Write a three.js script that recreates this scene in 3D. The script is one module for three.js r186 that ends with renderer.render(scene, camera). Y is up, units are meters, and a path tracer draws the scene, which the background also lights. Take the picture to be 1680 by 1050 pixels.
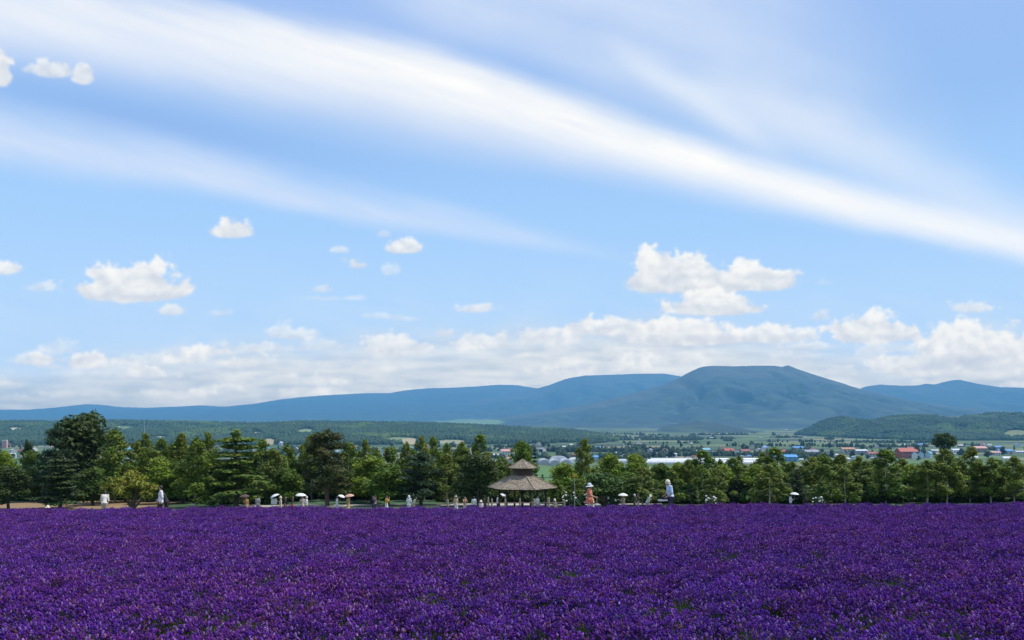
import * as THREE from 'three';
import { mergeGeometries } from 'three/addons/utils/BufferGeometryUtils.js';

// ------------------------------------------------------------------ camera, sky, sun, exposure
const F = 1455, HOR = 695, EYE = 2.36;                       // focal length and horizon row of the photograph, height of the eye
const scene = new THREE.Scene();
const camera = new THREE.PerspectiveCamera(2 * Math.atan(525 / F) * 180 / Math.PI, 1.6, 0.5, 90000);
camera.position.set(0, EYE, 0);
camera.setViewOffset(1680, 1050, 0, 525 - HOR, 1680, 1050);  // level camera, rising-front shift
const renderer = new THREE.WebGLRenderer({ antialias: true });
renderer.toneMapping = THREE.LinearToneMapping;
renderer.toneMappingExposure = 1;
renderer.shadowMap.enabled = true;

const SUN = new THREE.Vector3(0.46, 0.87, -0.10).normalize();
const sun = new THREE.DirectionalLight(new THREE.Color(1, 0.95, 0.87), 4.5);
sun.position.copy(SUN).multiplyScalar(400).add(new THREE.Vector3(0, 0, -60));
sun.target.position.set(0, 0, -60);
sun.castShadow = true; sun.shadow.mapSize.set(4096, 4096);
Object.assign(sun.shadow.camera, { left: -120, right: 120, top: 120, bottom: -120, near: 1, far: 1000 });
scene.add(sun, sun.target);
scene.fog = new THREE.FogExp2(new THREE.Color(0.185, 0.58, 1.0), 7.0e-5);

// ------------------------------------------------------------------ random numbers and noise
function rng(seed) { let s = seed >>> 0; return () => { s = (s + 0x6d2b79f5) | 0; let t = Math.imul(s ^ (s >>> 15), 1 | s); t = (t + Math.imul(t ^ (t >>> 7), 61 | t)) ^ t; return ((t ^ (t >>> 14)) >>> 0) / 4294967296; }; }
const GX = new Float32Array(512), GY = new Float32Array(512), PM = new Uint8Array(512);
{
  const r = rng(7), p = [...Array(256).keys()];
  for (let i = 255; i > 0; i--) { const j = Math.floor(r() * (i + 1)); [p[i], p[j]] = [p[j], p[i]]; }
  for (let i = 0; i < 512; i++) { PM[i] = p[i & 255]; const a = (i & 255) / 256 * Math.PI * 2; GX[i] = Math.cos(a); GY[i] = Math.sin(a); }
}
function noise(x, y) {                                        // gradient noise, about -0.7 .. 0.7
  const xi = Math.floor(x), yi = Math.floor(y), fx = x - xi, fy = y - yi, X = xi & 255, Y = yi & 255;
  const u = fx * fx * fx * (fx * (fx * 6 - 15) + 10), v = fy * fy * fy * (fy * (fy * 6 - 15) + 10);
  const a = PM[PM[X] + Y], b = PM[PM[X + 1] + Y], c = PM[PM[X] + Y + 1], d = PM[PM[X + 1] + Y + 1];
  const n0 = GX[a] * fx + GY[a] * fy, n1 = GX[b] * (fx - 1) + GY[b] * fy, n2 = GX[c] * fx + GY[c] * (fy - 1), n3 = GX[d] * (fx - 1) + GY[d] * (fy - 1);
  return (n0 + (n1 - n0) * u) + ((n2 + (n3 - n2) * u) - (n0 + (n1 - n0) * u)) * v;
}
function fbm(x, y, o) { let s = 0, a = 1, t = 0; for (let i = 0; i < o; i++) { s += a * noise(x, y); t += a; a *= 0.5; x = x * 2.03 + 17.1; y = y * 2.03 + 9.7; } return s / t; }
function billow(x, y, o) { let s = 0, a = 1, t = 0; for (let i = 0; i < o; i++) { s += a * (0.45 - 1.6 * Math.abs(noise(x, y))); t += a; a *= 0.52; x = x * 2.07 + 11.3; y = y * 2.07 + 5.9; } return s / t; }
function ridged(x, y, o) { let s = 0, a = 1, t = 0; for (let i = 0; i < o; i++) { s += a * (1 - 2.2 * Math.abs(noise(x, y))); t += a; a *= 0.5; x = x * 2.1 + 3.3; y = y * 2.1 + 8.1; } return s / t; }
const sstep = (a, b, x) => { const t = Math.min(1, Math.max(0, (x - a) / (b - a))); return t * t * (3 - 2 * t); };
const lerp = (a, b, t) => a + (b - a) * t;
function table(T, x) {                                        // smooth interpolation through [x, y] pairs
  if (x <= T[0][0]) return T[0][1];
  for (let i = 1; i < T.length; i++) if (x <= T[i][0]) return lerp(T[i - 1][1], T[i][1], (x - T[i - 1][0]) / (T[i][0] - T[i - 1][0]));
  return T[T.length - 1][1];
}
const lin = (c) => { c /= 255; return c <= 0.04045 ? c / 12.92 : Math.pow((c + 0.055) / 1.055, 2.4); };
const L3 = (r, g, b) => [lin(r), lin(g), lin(b)];
const rgb = (r, g, b) => new THREE.Color().setRGB(r, g, b);

// ------------------------------------------------------------------ the sky: air, cirrus streaks, cumulus, by direction
{
  const CLEAR = [[0, L3(186, 214, 242)], [3, L3(182, 215, 247)], [8, L3(174, 213, 252)], [14, L3(162, 205, 251)], [19, L3(152, 192, 242)], [25, L3(156, 190, 242)], [40, L3(128, 168, 232)], [90, L3(84, 130, 210)]];
  const clear = (e) => { for (let i = 1; i < CLEAR.length; i++) if (e <= CLEAR[i][0]) { const t = (e - CLEAR[i - 1][0]) / (CLEAR[i][0] - CLEAR[i - 1][0]), a = CLEAR[i - 1][1], b = CLEAR[i][1]; return [lerp(a[0], b[0], t), lerp(a[1], b[1], t), lerp(a[2], b[2], t)]; } return [...CLEAR[CLEAR.length - 1][1]]; };
  const U1 = [[-500, -200], [0, -85], [300, -30], [450, 2], [600, 28], [840, 95], [1000, 158], [1200, 228], [1400, 283], [1680, 350], [2200, 470]];
  const C1 = [[-500, -120], [0, -5], [300, 40], [450, 66], [600, 95], [840, 168], [1000, 218], [1200, 278], [1400, 338], [1680, 402], [2200, 520]];
  const B1 = [[-500, 0], [0, 118], [300, 165], [450, 190], [600, 215], [840, 262], [1000, 295], [1200, 337], [1400, 384], [1680, 440], [2200, 560]];
  const I1 = [[-500, 0.45], [0, 0.5], [300, 0.66], [600, 0.93], [1150, 0.97], [1450, 0.74], [1680, 0.68], [2200, 0.6]];
  const U2 = [[-500, 60], [0, 140], [300, 205], [600, 290], [800, 335], [1040, 405]];
  const C2 = [[-500, 150], [0, 225], [300, 282], [500, 330], [800, 380], [1040, 425]];
  const B2 = [[-500, 230], [0, 298], [300, 332], [500, 364], [800, 408], [1040, 440]];
  const I2 = [[-500, 0.6], [0, 0.74], [300, 0.74], [600, 0.64], [850, 0.42], [1060, 0]];
  const band = (U, C, B, I, x, y) => {
    const c = table(C, x);
    let a = y < c ? sstep(table(U, x), c, y) : 1 - sstep(c, table(B, x), y);
    return a * table(I, x);
  };
  // cumulus: centre x, base y, half width, height, strength
  const CU = [
    [0, 132, 24, 62, 1], [90, 124, 34, 30, 0.8], [136, 134, 20, 32, 0.85], [50, 118, 22, 16, 0.6],
    [383, 386, 38, 38, 1], [217, 487, 108, 62, 1.08], [282, 515, 30, 20, 0.75], [355, 518, 24, 12, 0.45], [70, 476, 34, 14, 0.55], [4, 447, 30, 22, 0.9],
    [583, 439, 24, 22, 0.8], [665, 413, 38, 24, 0.9], [628, 388, 18, 16, 0.4], [560, 414, 22, 10, 0.5], [640, 450, 22, 18, 0.4], [530, 478, 32, 16, 0.55], [548, 492, 50, 9, 0.4], [632, 522, 42, 12, 0.4], [670, 526, 34, 9, 0.35],
    [778, 511, 36, 20, 0.75], [480, 555, 60, 28, 0.6], [725, 552, 24, 24, 0.6],
    [1100, 473, 84, 66, 1.05], [1232, 472, 80, 44, 1.1], [1168, 478, 60, 50, 0.9], [1172, 513, 92, 40, 1.05], [1300, 452, 30, 12, 0.6],
    [1593, 511, 42, 20, 0.75], [1437, 557, 80, 46, 0.95], [1346, 524, 26, 16, 0.55], [1352, 466, 22, 10, 0.3],
    [68, 598, 34, 22, 0.9], [145, 600, 44, 28, 0.95], [235, 618, 50, 20, 0.8], [315, 592, 46, 26, 0.7], [400, 600, 70, 22, 0.6],
    [1120, 562, 110, 42, 1], [1260, 560, 90, 28, 0.9], [1010, 548, 100, 34, 0.9], [900, 560, 90, 30, 0.8], [800, 570, 70, 26, 0.8], [650, 580, 80, 34, 0.8],
    [1590, 600, 110, 80, 1.15], [1680, 600, 80, 62, 1.1], [1500, 612, 80, 40, 0.9],
  ];
  const rb = rng(31);
  for (let i = 0; i < 130; i++) {                             // the low bank over the mountains: many flat-bottomed small clouds
    const x = -450 + rb() * 2600, t = rb(), y = 572 + t * 92;
    if (y > table([[0, 668], [500, 655], [900, 628], [1150, 606], [1300, 606], [1400, 640], [1700, 640]], x) + 8) continue;
    CU.push([x, y, 30 + rb() * 60, 10 + rb() * 18, 0.25 + rb() * 0.4]);
  }
  for (let i = 0; i < 26; i++) { const x = i % 2 ? 1860 + rb() * 800 : -950 + rb() * 780; CU.push([x, 380 + rb() * 170, 30 + rb() * 80, 18 + rb() * 40, 0.8 + rb() * 0.3]); }
  CU.sort((a, b) => a[1] - b[1]);
  const rows = new Map();
  CU.forEach((c, i) => { for (let k = Math.floor((c[1] - c[3] * 1.7) / 16); k <= Math.floor((c[1] + 14) / 16); k++) { if (!rows.has(k)) rows.set(k, []); rows.get(k).push(c); } });
  const BANK = [[-500, 590], [0, 606], [150, 590], [300, 572], [430, 552], [520, 556], [600, 552], [700, 550], [800, 545], [860, 528], [950, 526], [1080, 520], [1150, 530], [1250, 545], [1310, 552], [1400, 572], [1450, 590], [1530, 566], [1580, 535], [1630, 530], [1680, 545], [2200, 560]];
  const W = 4096, H = 2048, data = new Float32Array(W * H * 4), half = 1;
  const mix = (c, r, g, b, a) => { c[0] += (r - c[0]) * a; c[1] += (g - c[1]) * a; c[2] += (b - c[2]) * a; };
  const WHITE = L3(254, 254, 252), LOWW = L3(233, 235, 234), GREY = L3(180, 197, 213), WARM = L3(250, 250, 247);
  const HZ = [0.075, 0.315, 0.62], RHO = 7.0e-5;              // the haze in front of the sky: the clouds behind it are that much brighter
  for (let j = 0; j < H; j++) {
    const lat = ((j + 0.5) / H - 0.5) * Math.PI, sy = Math.sin(lat), cy = Math.cos(lat), e = lat * 180 / Math.PI;
    const base = clear(Math.max(0, e));
    for (let i = 0; i < W; i++) {
      const o = (j * W + i) * 4, c = [...base];
      data[o + 3] = 1;
      if (e < -1.2) { data[o] = 0.3; data[o + 1] = 0.38; data[o + 2] = 0.45; continue; }
      const lon = ((i + 0.5) / W - 0.5) * Math.PI * 2, dx = Math.cos(lon) * cy, dz = Math.sin(lon) * cy;
      let w = 0, px = 0, py = 0;
      if (dz < -0.2) { px = 840 + F * dx / -dz; py = HOR - F * sy / -dz; w = sstep(-900, -250, px) * (1 - sstep(1930, 2580, px)) * sstep(-900, -220, py); }
      if (w < 1) {                                            // away from the frame: the same mix of thin streaks and low bank
        const q = 1 / (Math.max(0, sy) + 0.12), u = dx * q, v = dz * q;
        const a = sstep(-0.05, 0.5, fbm(u * 0.5 + v * 0.25 + 3, v * 1.3 - u * 0.6 + 8, 5) + 0.12) * 0.75 * (1 - w);
        mix(c, WHITE[0], WHITE[1], WHITE[2], a);
        const b = (1 - sstep(4, 8.5, e + 4 * fbm(lon * 14, e * 0.5, 4))) * 0.8 * (1 - w), s = 0.5 + 0.9 * fbm(lon * 22, e * 1.2, 4);
        mix(c, lerp(GREY[0], LOWW[0], s), lerp(GREY[1], LOWW[1], s), lerp(GREY[2], LOWW[2], s), b);
      }
      if (w > 0 && py < 760) {
        const k = [...c], ang = 0.30, ax = px * Math.cos(ang) + py * Math.sin(ang), ay = -px * Math.sin(ang) + py * Math.cos(ang);
        const st = fbm(ax / 420 + 5, ay / 46 + 2, 5), st2 = fbm(ax / 150 + 1, ay / 20 + 7, 4), soft = fbm(px / 190, py / 120, 4), fib = fbm(ax / 90 + 31, ay / 6, 4);
        // darker, deeper blue between the streaks at left
        const deep = Math.exp(-(((px - 250) / 330) ** 2) - ((py - 200 - (px - 250) * 0.22) / 34) ** 2) * 0.5;
        mix(k, lin(138), lin(176), lin(234), deep);
        const p1 = py + st * 13 + soft * 10;
        // broad bluish skirt under the main streak, then its white core
        const sk = band([[-500, -260], [0, -120], [600, 0], [1200, 190], [1680, 330]], [[-500, -60], [0, 40], [300, 95], [600, 168], [840, 235], [1200, 312], [1680, 410]], [[-500, 70], [0, 128], [300, 196], [600, 262], [840, 300], [1200, 352], [1400, 392], [1680, 452]], [[-500, 0.55], [0, 0.6], [600, 0.5], [900, 0.45], [1680, 0.5]], px, p1);
        mix(k, lin(226), lin(235), lin(250), Math.max(0, Math.min(1, sk * (1 + st * 0.5 + st2 * 0.2))) * w);
        let a = band(U1, C1, B1, I1, px, p1);
        a = Math.min(1, a * (1.0 + st * 0.34 + st2 * 0.2 + fib * 0.16 + soft * 0.12));
        if (a > 0) mix(k, WHITE[0], WHITE[1], WHITE[2], Math.max(0, a) * w);
        let b = band(U2, C2, B2, I2, px, py + st * 14 + soft * 12);
        b = b * (0.9 + st * 0.5 + st2 * 0.25 + fib * 0.2);
        if (b > 0) mix(k, lin(222), lin(232), lin(250), Math.min(1, b) * w);
        // thin veil over the upper right and its two fainter streaks
        const up = sstep(0, 1, (table(U1, px) + 30 - py) / 90), veil = sstep(520, 760, px) * (1 - sstep(1180, 1560, px - (py - 100) * 0.7)) * up * (0.55 + 0.3 * st + 0.25 * soft);
        const s1 = Math.exp(-(((py - 92 - (px - 1030) * 0.62 + soft * 20) / 26) ** 2)) * sstep(960, 1080, px) * (1 - sstep(1180, 1330, px)) * 0.5;
        const s2 = Math.exp(-(((py - 150 - (px - 1180) * 0.43 + soft * 24) / 46) ** 2)) * sstep(1100, 1300, px) * 0.42;
        mix(k, lin(222), lin(234), lin(250), Math.max(0, Math.min(0.8, veil)) * w);
        mix(k, lin(236), lin(243), lin(252), Math.max(0, Math.min(0.8, s1 + s2)) * w);
        mix(k, lin(205), lin(228), lin(250), Math.max(0, 0.26 + st2 * 0.3 + soft * 0.4) * sstep(380, 540, py) * 0.8 * w);
        // low bank
        const bn = 0.6 * fbm(px / 110, py / 48, 5) + 0.5 * billow(px / 46, py / 26, 5), top = table(BANK, px);
        const ba = sstep(-22, 40, py - top + bn * 40 + soft * 26);
        if (ba > 0) {
          const s = Math.min(1, Math.max(0, 0.62 + fbm(px / 120 + 4, py / 15, 6) * 1.25 + fbm(px / 40 + 4, py / 9, 4) * 0.5 - sstep(600, 665, py) * 0.42));
          mix(k, lerp(GREY[0], LOWW[0], s), lerp(GREY[1], LOWW[1], s), lerp(GREY[2], LOWW[2], s), ba * lerp(0.55, 0.9, sstep(0, 70, py - top)) * w);
        }
        // cumulus
        const list = rows.get(Math.floor(py / 16));
        if (list) {
          let n1 = null, n2;
          for (const [cx, by, hw, hh, str] of list) {
            const ux = (px - cx) / hw; if (Math.abs(ux) > 1.5) continue;
            const uy = (by - py) / hh;                        // 0 at the base, 1 at the top
            if (uy < -0.6 || uy > 1.7) continue;
            if (n1 === null) { n1 = 0.75 * billow(px / 38 + 7.3, py / 30 + 2.1, 6) + 1.3 * fbm(px / 64 + 5.4, py / 46 + 1.7, 6) + 0.45 * fbm(px / 15, py / 13, 4) + 0.3 * fbm(px / 7, py / 7, 3); n2 = billow(px / 44, py / 34, 3) - billow((px + 8) / 44, (py - 12) / 34, 3); }
            const dome = 1 - Math.sqrt(ux * ux * 0.95 + (uy > 0.12 ? ((uy - 0.12) / 0.88) ** 2 : ((0.12 - uy) / 0.30) ** 2));
            const soften = Math.min(1, hh / 42), amp = lerp(1.25, 0.62, soften), dd = dome + n1 * amp * (0.5 + 0.5 * sstep(-0.05, 0.35, uy)) - lerp(0.2, 0.04, soften) - (str < 0.7 ? 0.08 : 0);
            const al = sstep(0.02, lerp(0.66, 0.24, soften), dd) * Math.min(0.97, str);
            if (al <= 0) continue;
            const lit = Math.min(1, Math.max(0, 0.16 + uy * 0.74 + n2 * 1.1 + n1 * 0.3));
            mix(k, lerp(lin(212), WARM[0], lit), lerp(lin(219), WARM[1], lit), lerp(lin(228), WARM[2], lit), al * w);
          }
        }
        const dk = Math.exp(-(((px - 1560) / 70) ** 2) - ((py - 596 + bn * 12) / 13) ** 2) * 0.5;
        mix(k, lin(178), lin(196), lin(216), dk * w);
        for (let q = 0; q < 3; q++) c[q] = lerp(c[q], k[q], w);
      }
      const tau = RHO * Math.min(26000 / cy, 1010 / Math.max(0.001, sy)), T = Math.exp(-tau);
      for (let q = 0; q < 3; q++) data[o + q] = Math.min(c[q] * 7, Math.max(0.05, (c[q] - HZ[q] * (1 - T)) / T));
    }
  }
  const tex = new THREE.DataTexture(data, W, H, THREE.RGBAFormat, THREE.FloatType);
  tex.mapping = THREE.EquirectangularReflectionMapping; tex.magFilter = THREE.LinearFilter; tex.minFilter = THREE.LinearFilter; tex.needsUpdate = true;
  scene.background = tex; scene.environment = tex;
}

// ------------------------------------------------------------------ helpers for named things
const taken = new Map();
function numbered(name) { const n = taken.get(name) ?? 0; taken.set(name, n + 1); return n ? name + '_' + String(n).padStart(3, '0') : name; }
function tag(o, label, category, group, kind) { if (label) o.userData.label = label; if (category) o.userData.category = category; if (group) o.userData.group = group; if (kind) o.userData.kind = kind; return o; }
function mesh(name, geo, mat, parent) { const m = new THREE.Mesh(geo, mat); m.name = parent === scene || !parent ? numbered(name) : name; m.castShadow = m.receiveShadow = true; (parent ?? scene).add(m); return m; }
function thing(name, x, y, z, turn = 0) { const g = new THREE.Group(); g.name = numbered(name); g.position.set(x, y, z); g.rotation.y = turn; scene.add(g); return g; }
function copyOf(src, name) { const c = src.clone(); c.name = numbered(name); c.userData = {}; scene.add(c); return c; }
function struct(name, geo, mat, label) { const m = mesh(name, geo, mat, scene); m.userData.kind = 'structure'; if (label) m.userData.label = label; return m; }
const std = (r, g, b, rough = 0.85, extra = {}) => new THREE.MeshStandardMaterial({ color: rgb(r, g, b), roughness: rough, ...extra });
const vcol = (rough = 0.9, extra = {}) => new THREE.MeshStandardMaterial({ vertexColors: true, roughness: rough, ...extra });

// ------------------------------------------------------------------ the lie of the land (metres below the eye, by distance)
const DROP = [[-3000, -20], [-200, -4], [0, 2.36], [41, 4.34], [60, 6.3], [80, 8.1], [100, 8.9], [112, 9.3], [140, 11.5], [400, 32], [970, 60], [3500, 60], [6000, 47], [9000, 22], [14000, 0], [60000, 0]];
const tilt = (d) => 0.006 * (1 - sstep(160, 400, d)) * sstep(-200, 0, d);
const dropAt = (x, d) => table(DROP, d) - tilt(d) * x;
const groundY = (x, d) => EYE - dropAt(x, d);
const X = (px, d) => (px - 840) / F * d;
const Y = (py, d) => EYE - (py - HOR) / F * d;

function gridGeo(xs, ds, fy, uvs = 1, color) {                // xs(u-row d) gives x; rows run along distance
  const nx = xs.n, nd = ds.length, pos = [], uv = [], col = [], idx = [];
  for (const d of ds) for (let i = 0; i < nx; i++) { const x = xs.f(i / (nx - 1), d), y = fy(x, d); pos.push(x, y, -d); uv.push(x / uvs, d / uvs); if (color) col.push(...color(x, d, y)); }
  for (let j = 0; j < nd - 1; j++) for (let i = 0; i < nx - 1; i++) { const a = j * nx + i, b = a + 1, c = a + nx, e = c + 1; idx.push(a, b, c, b, e, c); }
  const g = new THREE.BufferGeometry();
  g.setAttribute('position', new THREE.Float32BufferAttribute(pos, 3)); g.setAttribute('uv', new THREE.Float32BufferAttribute(uv, 2));
  if (color) g.setAttribute('color', new THREE.Float32BufferAttribute(col, 3));
  g.setIndex(idx); g.computeVertexNormals(); return g;
}
function range(a, b, n) { return [...Array(n)].map((_, i) => lerp(a, b, i / (n - 1))); }

function pixelTexture(w, h, f, srgb = false) {                // f(u pixel, v pixel) -> linear colour
  const d = new Uint8Array(w * h * 4);
  for (let j = 0; j < h; j++) for (let i = 0; i < w; i++) { const c = f(i, j), o = (j * w + i) * 4; for (let k = 0; k < 3; k++) { const v = Math.max(0, Math.min(1, c[k])); d[o + k] = Math.round(255 * (srgb ? v : v <= 0.0031308 ? v * 12.92 : 1.055 * Math.pow(v, 1 / 2.4) - 0.055)); } d[o + 3] = 255; }
  const t = new THREE.DataTexture(d, w, h, THREE.RGBAFormat); t.colorSpace = THREE.SRGBColorSpace; t.wrapS = t.wrapT = THREE.RepeatWrapping; t.magFilter = THREE.LinearFilter; t.minFilter = THREE.LinearMipmapLinearFilter; t.generateMipmaps = true; t.needsUpdate = true; return t;
}
function wrapFbm(i, j, n, f, o) {                             // tiling noise over n pixels
  const u = i / n, v = j / n, a = fbm(u * f, v * f, o), b = fbm((u - 1) * f, v * f, o), c = fbm(u * f, (v - 1) * f, o), d = fbm((u - 1) * f, (v - 1) * f, o);
  const s = sstep(0, 1, u), t = sstep(0, 1, v); return lerp(lerp(a, b, s), lerp(c, d, s), t) * 1.3;
}

// ------------------------------------------------------------------ ground: slope in front, valley floor behind
{
  const grass = pixelTexture(512, 512, (i, j) => { const n = wrapFbm(i, j, 512, 9, 5), m = wrapFbm(i, j, 512, 60, 2); const k = 0.8 + n * 0.7 + m * 0.5; return [0.045 * k + 0.01 * n, 0.085 * k, 0.022 * k]; });
  const ds = [-3000, -600, -200, -60, 0, 20, 41, 50, 60, 70, 80, 90, 100, 106, 112, 126, 140, 160, 180, 210, 240, 280, 320, 360, 400, 500, 600, 700, 800, 900, 970];
  const fan = { n: 41, f: (u, d) => (u - 0.5) * 2 * (120 + Math.abs(d) * 1.5) };
  const m = new THREE.MeshStandardMaterial({ map: grass, roughness: 0.95 });
  struct('ground', gridGeo(fan, ds, groundY, 24), m, 'grassy slope falling from the lavender field to the valley');
  // valley floor: farmland patchwork, 8.2 km square of texture at 4 m a pixel
  const N = 2048, SZ = 8192, rf = rng(5), cells = new Map();
  const cellColour = (a, b) => { const k = a * 4099 + b; if (!cells.has(k)) { const t = rf(), v = 0.8 + rf() * 0.4; cells.set(k, (t < 0.30 ? [0.055, 0.105, 0.028] : t < 0.58 ? [0.095, 0.16, 0.04] : t < 0.74 ? [0.16, 0.19, 0.07] : t < 0.82 ? [0.26, 0.22, 0.12] : [0.026, 0.046, 0.02]).map((c) => c * v)); } return cells.get(k); };
  const fields = pixelTexture(N, N, (i, j) => {
    const x = (i / N) * SZ - 4096, d = (j / N) * SZ + 900, an = 0.35, w1 = fbm(x / 900, d / 900, 2) * 160;
    const u = x * Math.cos(an) + d * Math.sin(an) + w1, v = -x * Math.sin(an) + d * Math.cos(an) + w1, row = Math.floor(v / 110), len = 190 + (Math.abs(row * 73) % 5) * 40;
    const cu = Math.floor(u / len + row * 0.37), fu = (u / len + row * 0.37) - cu, fv = v / 110 - row;
    const g = 0.9 + 0.5 * fbm(x / 40, d / 40, 3), edge = fv < 0.07 || fu < 0.04;
    const c = edge ? [0.03, 0.05, 0.02] : cellColour(cu, row);
    return [c[0] * g, c[1] * g, c[2] * g];
  });
  fields.wrapS = fields.wrapT = THREE.MirroredRepeatWrapping;
  const g2 = gridGeo({ n: 61, f: (u, d) => (u - 0.5) * 2 * (120 + d * 1.5) }, [970, 1200, 1500, 2000, 2500, 3000, 3500, 4000, 4500, 5000, 5500, 6000, 7000, 8000, 9000, 11000, 14000, 18000, 24500], groundY, 1);
  const p = g2.attributes.position, uv = g2.attributes.uv;
  for (let i = 0; i < p.count; i++) uv.setXY(i, (p.getX(i) + 4096) / SZ, (-p.getZ(i) - 900) / SZ);
  struct('valley_floor', g2, new THREE.MeshStandardMaterial({ map: fields, roughness: 0.95 }), 'patchwork of farm fields on the valley floor');

  // sheets laid on the ground near the trees
  const patch = (name, label, x0, x1, d0, d1, lift, mat, wob = 0) => {
    const ds2 = [...new Set([...range(d0, d1, 9), ...DROP.map((q) => q[0]).filter((q) => q > d0 && q < d1)])].sort((a, b) => a - b);
    return struct(name, gridGeo({ n: 25, f: (u, d) => lerp(x0 + wob * fbm(d / 5, 3, 2), x1 + wob * fbm(d / 5, 9, 2), u) }, ds2, (x, d) => groundY(x, d) + lift, 6), mat, label);
  };
  const soil = pixelTexture(256, 256, (i, j) => { const n = wrapFbm(i, j, 256, 6, 5), m = wrapFbm(i, j, 256, 50, 2), k = 0.85 + n * 0.5 + m * 0.45; return [0.30 * k, 0.195 * k, 0.095 * k]; });
  const lawnT = pixelTexture(256, 256, (i, j) => { const n = wrapFbm(i, j, 256, 8, 5), m = wrapFbm(i, j, 256, 60, 2), k = 0.85 + n * 0.5 + m * 0.5; return [0.050 * k, 0.115 * k, 0.045 * k]; });
  const gravel = pixelTexture(256, 256, (i, j) => { const m = wrapFbm(i, j, 256, 70, 2), n = wrapFbm(i, j, 256, 8, 4), k = 0.9 + n * 0.25 + m * 0.35; return [0.46 * k, 0.43 * k, 0.37 * k]; });
  const M = (t) => new THREE.MeshStandardMaterial({ map: t, roughness: 0.95 });
  patch('soil_plot', 'bare tan soil under the trees at the left end of the field', X(20, 104), X(292, 104), 92, 110.5, 0.02, M(soil), 3);
  patch('lawn', 'mown grass strip behind the strolling visitors', X(330, 104), X(720, 104), 97.8, 110.5, 0.02, M(lawnT), 2);
  patch('footpath', 'pale gravel path along the foot of the lavender field', -30, 16, 93.5, 97.6, 0.03, M(gravel), 1);
  const crop = (r, g, b) => pixelTexture(256, 256, (i, j) => { const n = wrapFbm(i, j, 256, 5, 5), s = Math.sin(i / 256 * Math.PI * 2 * 20) * 0.12, k = 0.95 + n * 0.4 + s; return [r * k, g * k, b * k]; });
  patch('crop_field', 'bright green crop field in front of the greenhouses', X(640, 1150), X(1010, 1150), 985, 1225, 0.3, M(crop(0.075, 0.165, 0.03)));
  patch('crop_field', 'yellow-green crop strip before the long greenhouses', X(1040, 1150), X(1330, 1150), 1010, 1225, 0.3, M(crop(0.15, 0.18, 0.05)));
  patch('crop_field', 'green field below the houses at the right end of the town', X(1560, 1150), X(1760, 1150), 1010, 1500, 0.3, M(crop(0.075, 0.14, 0.035)));
  patch('crop_field', 'second green crop strip below the greenhouses', X(600, 800), X(1080, 800), 640, 950, 0.3, M(crop(0.085, 0.175, 0.03)));
}

// ------------------------------------------------------------------ mountains and forested hills
function ridge(name, label, P, R, R0, opt = {}) {
  const { px0 = -420, px1 = 2120, step = 5, rows = 70, shape = 1.7, gully = 0.3, gx = 900, gz = 2600, seed = 0, colour, back = 0.12, mat, rough = 0.02 } = opt;
  const x0 = X(px0, R), x1 = X(px1, R), n = Math.round((px1 - px0) / step), b0 = -dropAt(0, R0) + EYE - 12;
  const h = (x) => Y(table(P, 840 + x / R * F), R);
  const ds = [...range(R0, R, rows), ...range(R * 1.02, R + (R - R0) * back, 8)];
  const fy = (x, d) => {
    const top = h(x), s = (d - R0) / (R - R0);
    const base = Math.max(b0, groundY(x, Math.min(d, 60000)) - 12);
    const k = s <= 1 ? Math.pow(Math.max(0, s), shape) : 1 - (s - 1) / back;
    const wob = ridged(x / gx + seed + fbm(x / gx / 2, d / gz, 2), d / gz + seed, 5);
    const env = s <= 1 ? Math.sin(Math.PI * Math.pow(Math.max(0, s), 1.25)) : 0;
    return base + Math.max(0, top - base) * (k + gully * Math.min(0, wob - 0.62) * env * (0.35 + 0.65 * k)) + fbm(x / 120, d / 160, 3) * (top - base) * rough * (s < 1 ? 1 : 0.4) * Math.min(1, (1.05 - Math.min(1, s)) * 20);
  };
  const g = gridGeo({ n, f: (u) => lerp(x0, x1, u) }, ds, fy, 100, colour ? (x, d, y) => colour(x, d, y, (d - R0) / (R - R0), h(x)) : null);
  return { m: struct(name, g, mat ?? vcol(0.95), label), fy };
}
const forest = (seed) => (x, d, y, s) => { const n = fbm(x / 620 + seed, d / 900, 5), m = fbm(x / 130 + seed, d / 240, 3), l = sstep(0.10, 0.15, fbm(x / 240 + seed * 3, d / 340, 5)), k = 1 + n * 0.35 + m * 0.4; return [lerp(0.036, 0.075, l) * k, lerp(0.075, 0.13, l) * k, lerp(0.036, 0.036, l) * k]; };
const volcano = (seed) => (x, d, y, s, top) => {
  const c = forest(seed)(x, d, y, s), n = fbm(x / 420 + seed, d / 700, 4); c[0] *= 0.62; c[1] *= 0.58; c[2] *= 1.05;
  const px = 840 + x / d * F, py = HOR + (EYE - y) / d * F, fn = fbm(x / 220, d / 300, 3);
  if (((px - 775) / 58) ** 2 + ((py - 692.5) / 5) ** 2 + fn < 1) return [0.15, 0.235, 0.07];
  const bare = sstep(0.84, 0.87, s + n * 0.3) * 0.6;
  const meadow = s < 0.34 ? sstep(0.16, 0.3, fbm(x / 260 + 40 + seed, d / 420, 3)) * (1 - sstep(0.2, 0.34, s)) : 0;
  return [lerp(lerp(c[0], 0.085, bare), 0.12, meadow), lerp(lerp(c[1], 0.085, bare), 0.19, meadow), lerp(lerp(c[2], 0.07, bare), 0.07, meadow)];
};
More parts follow.
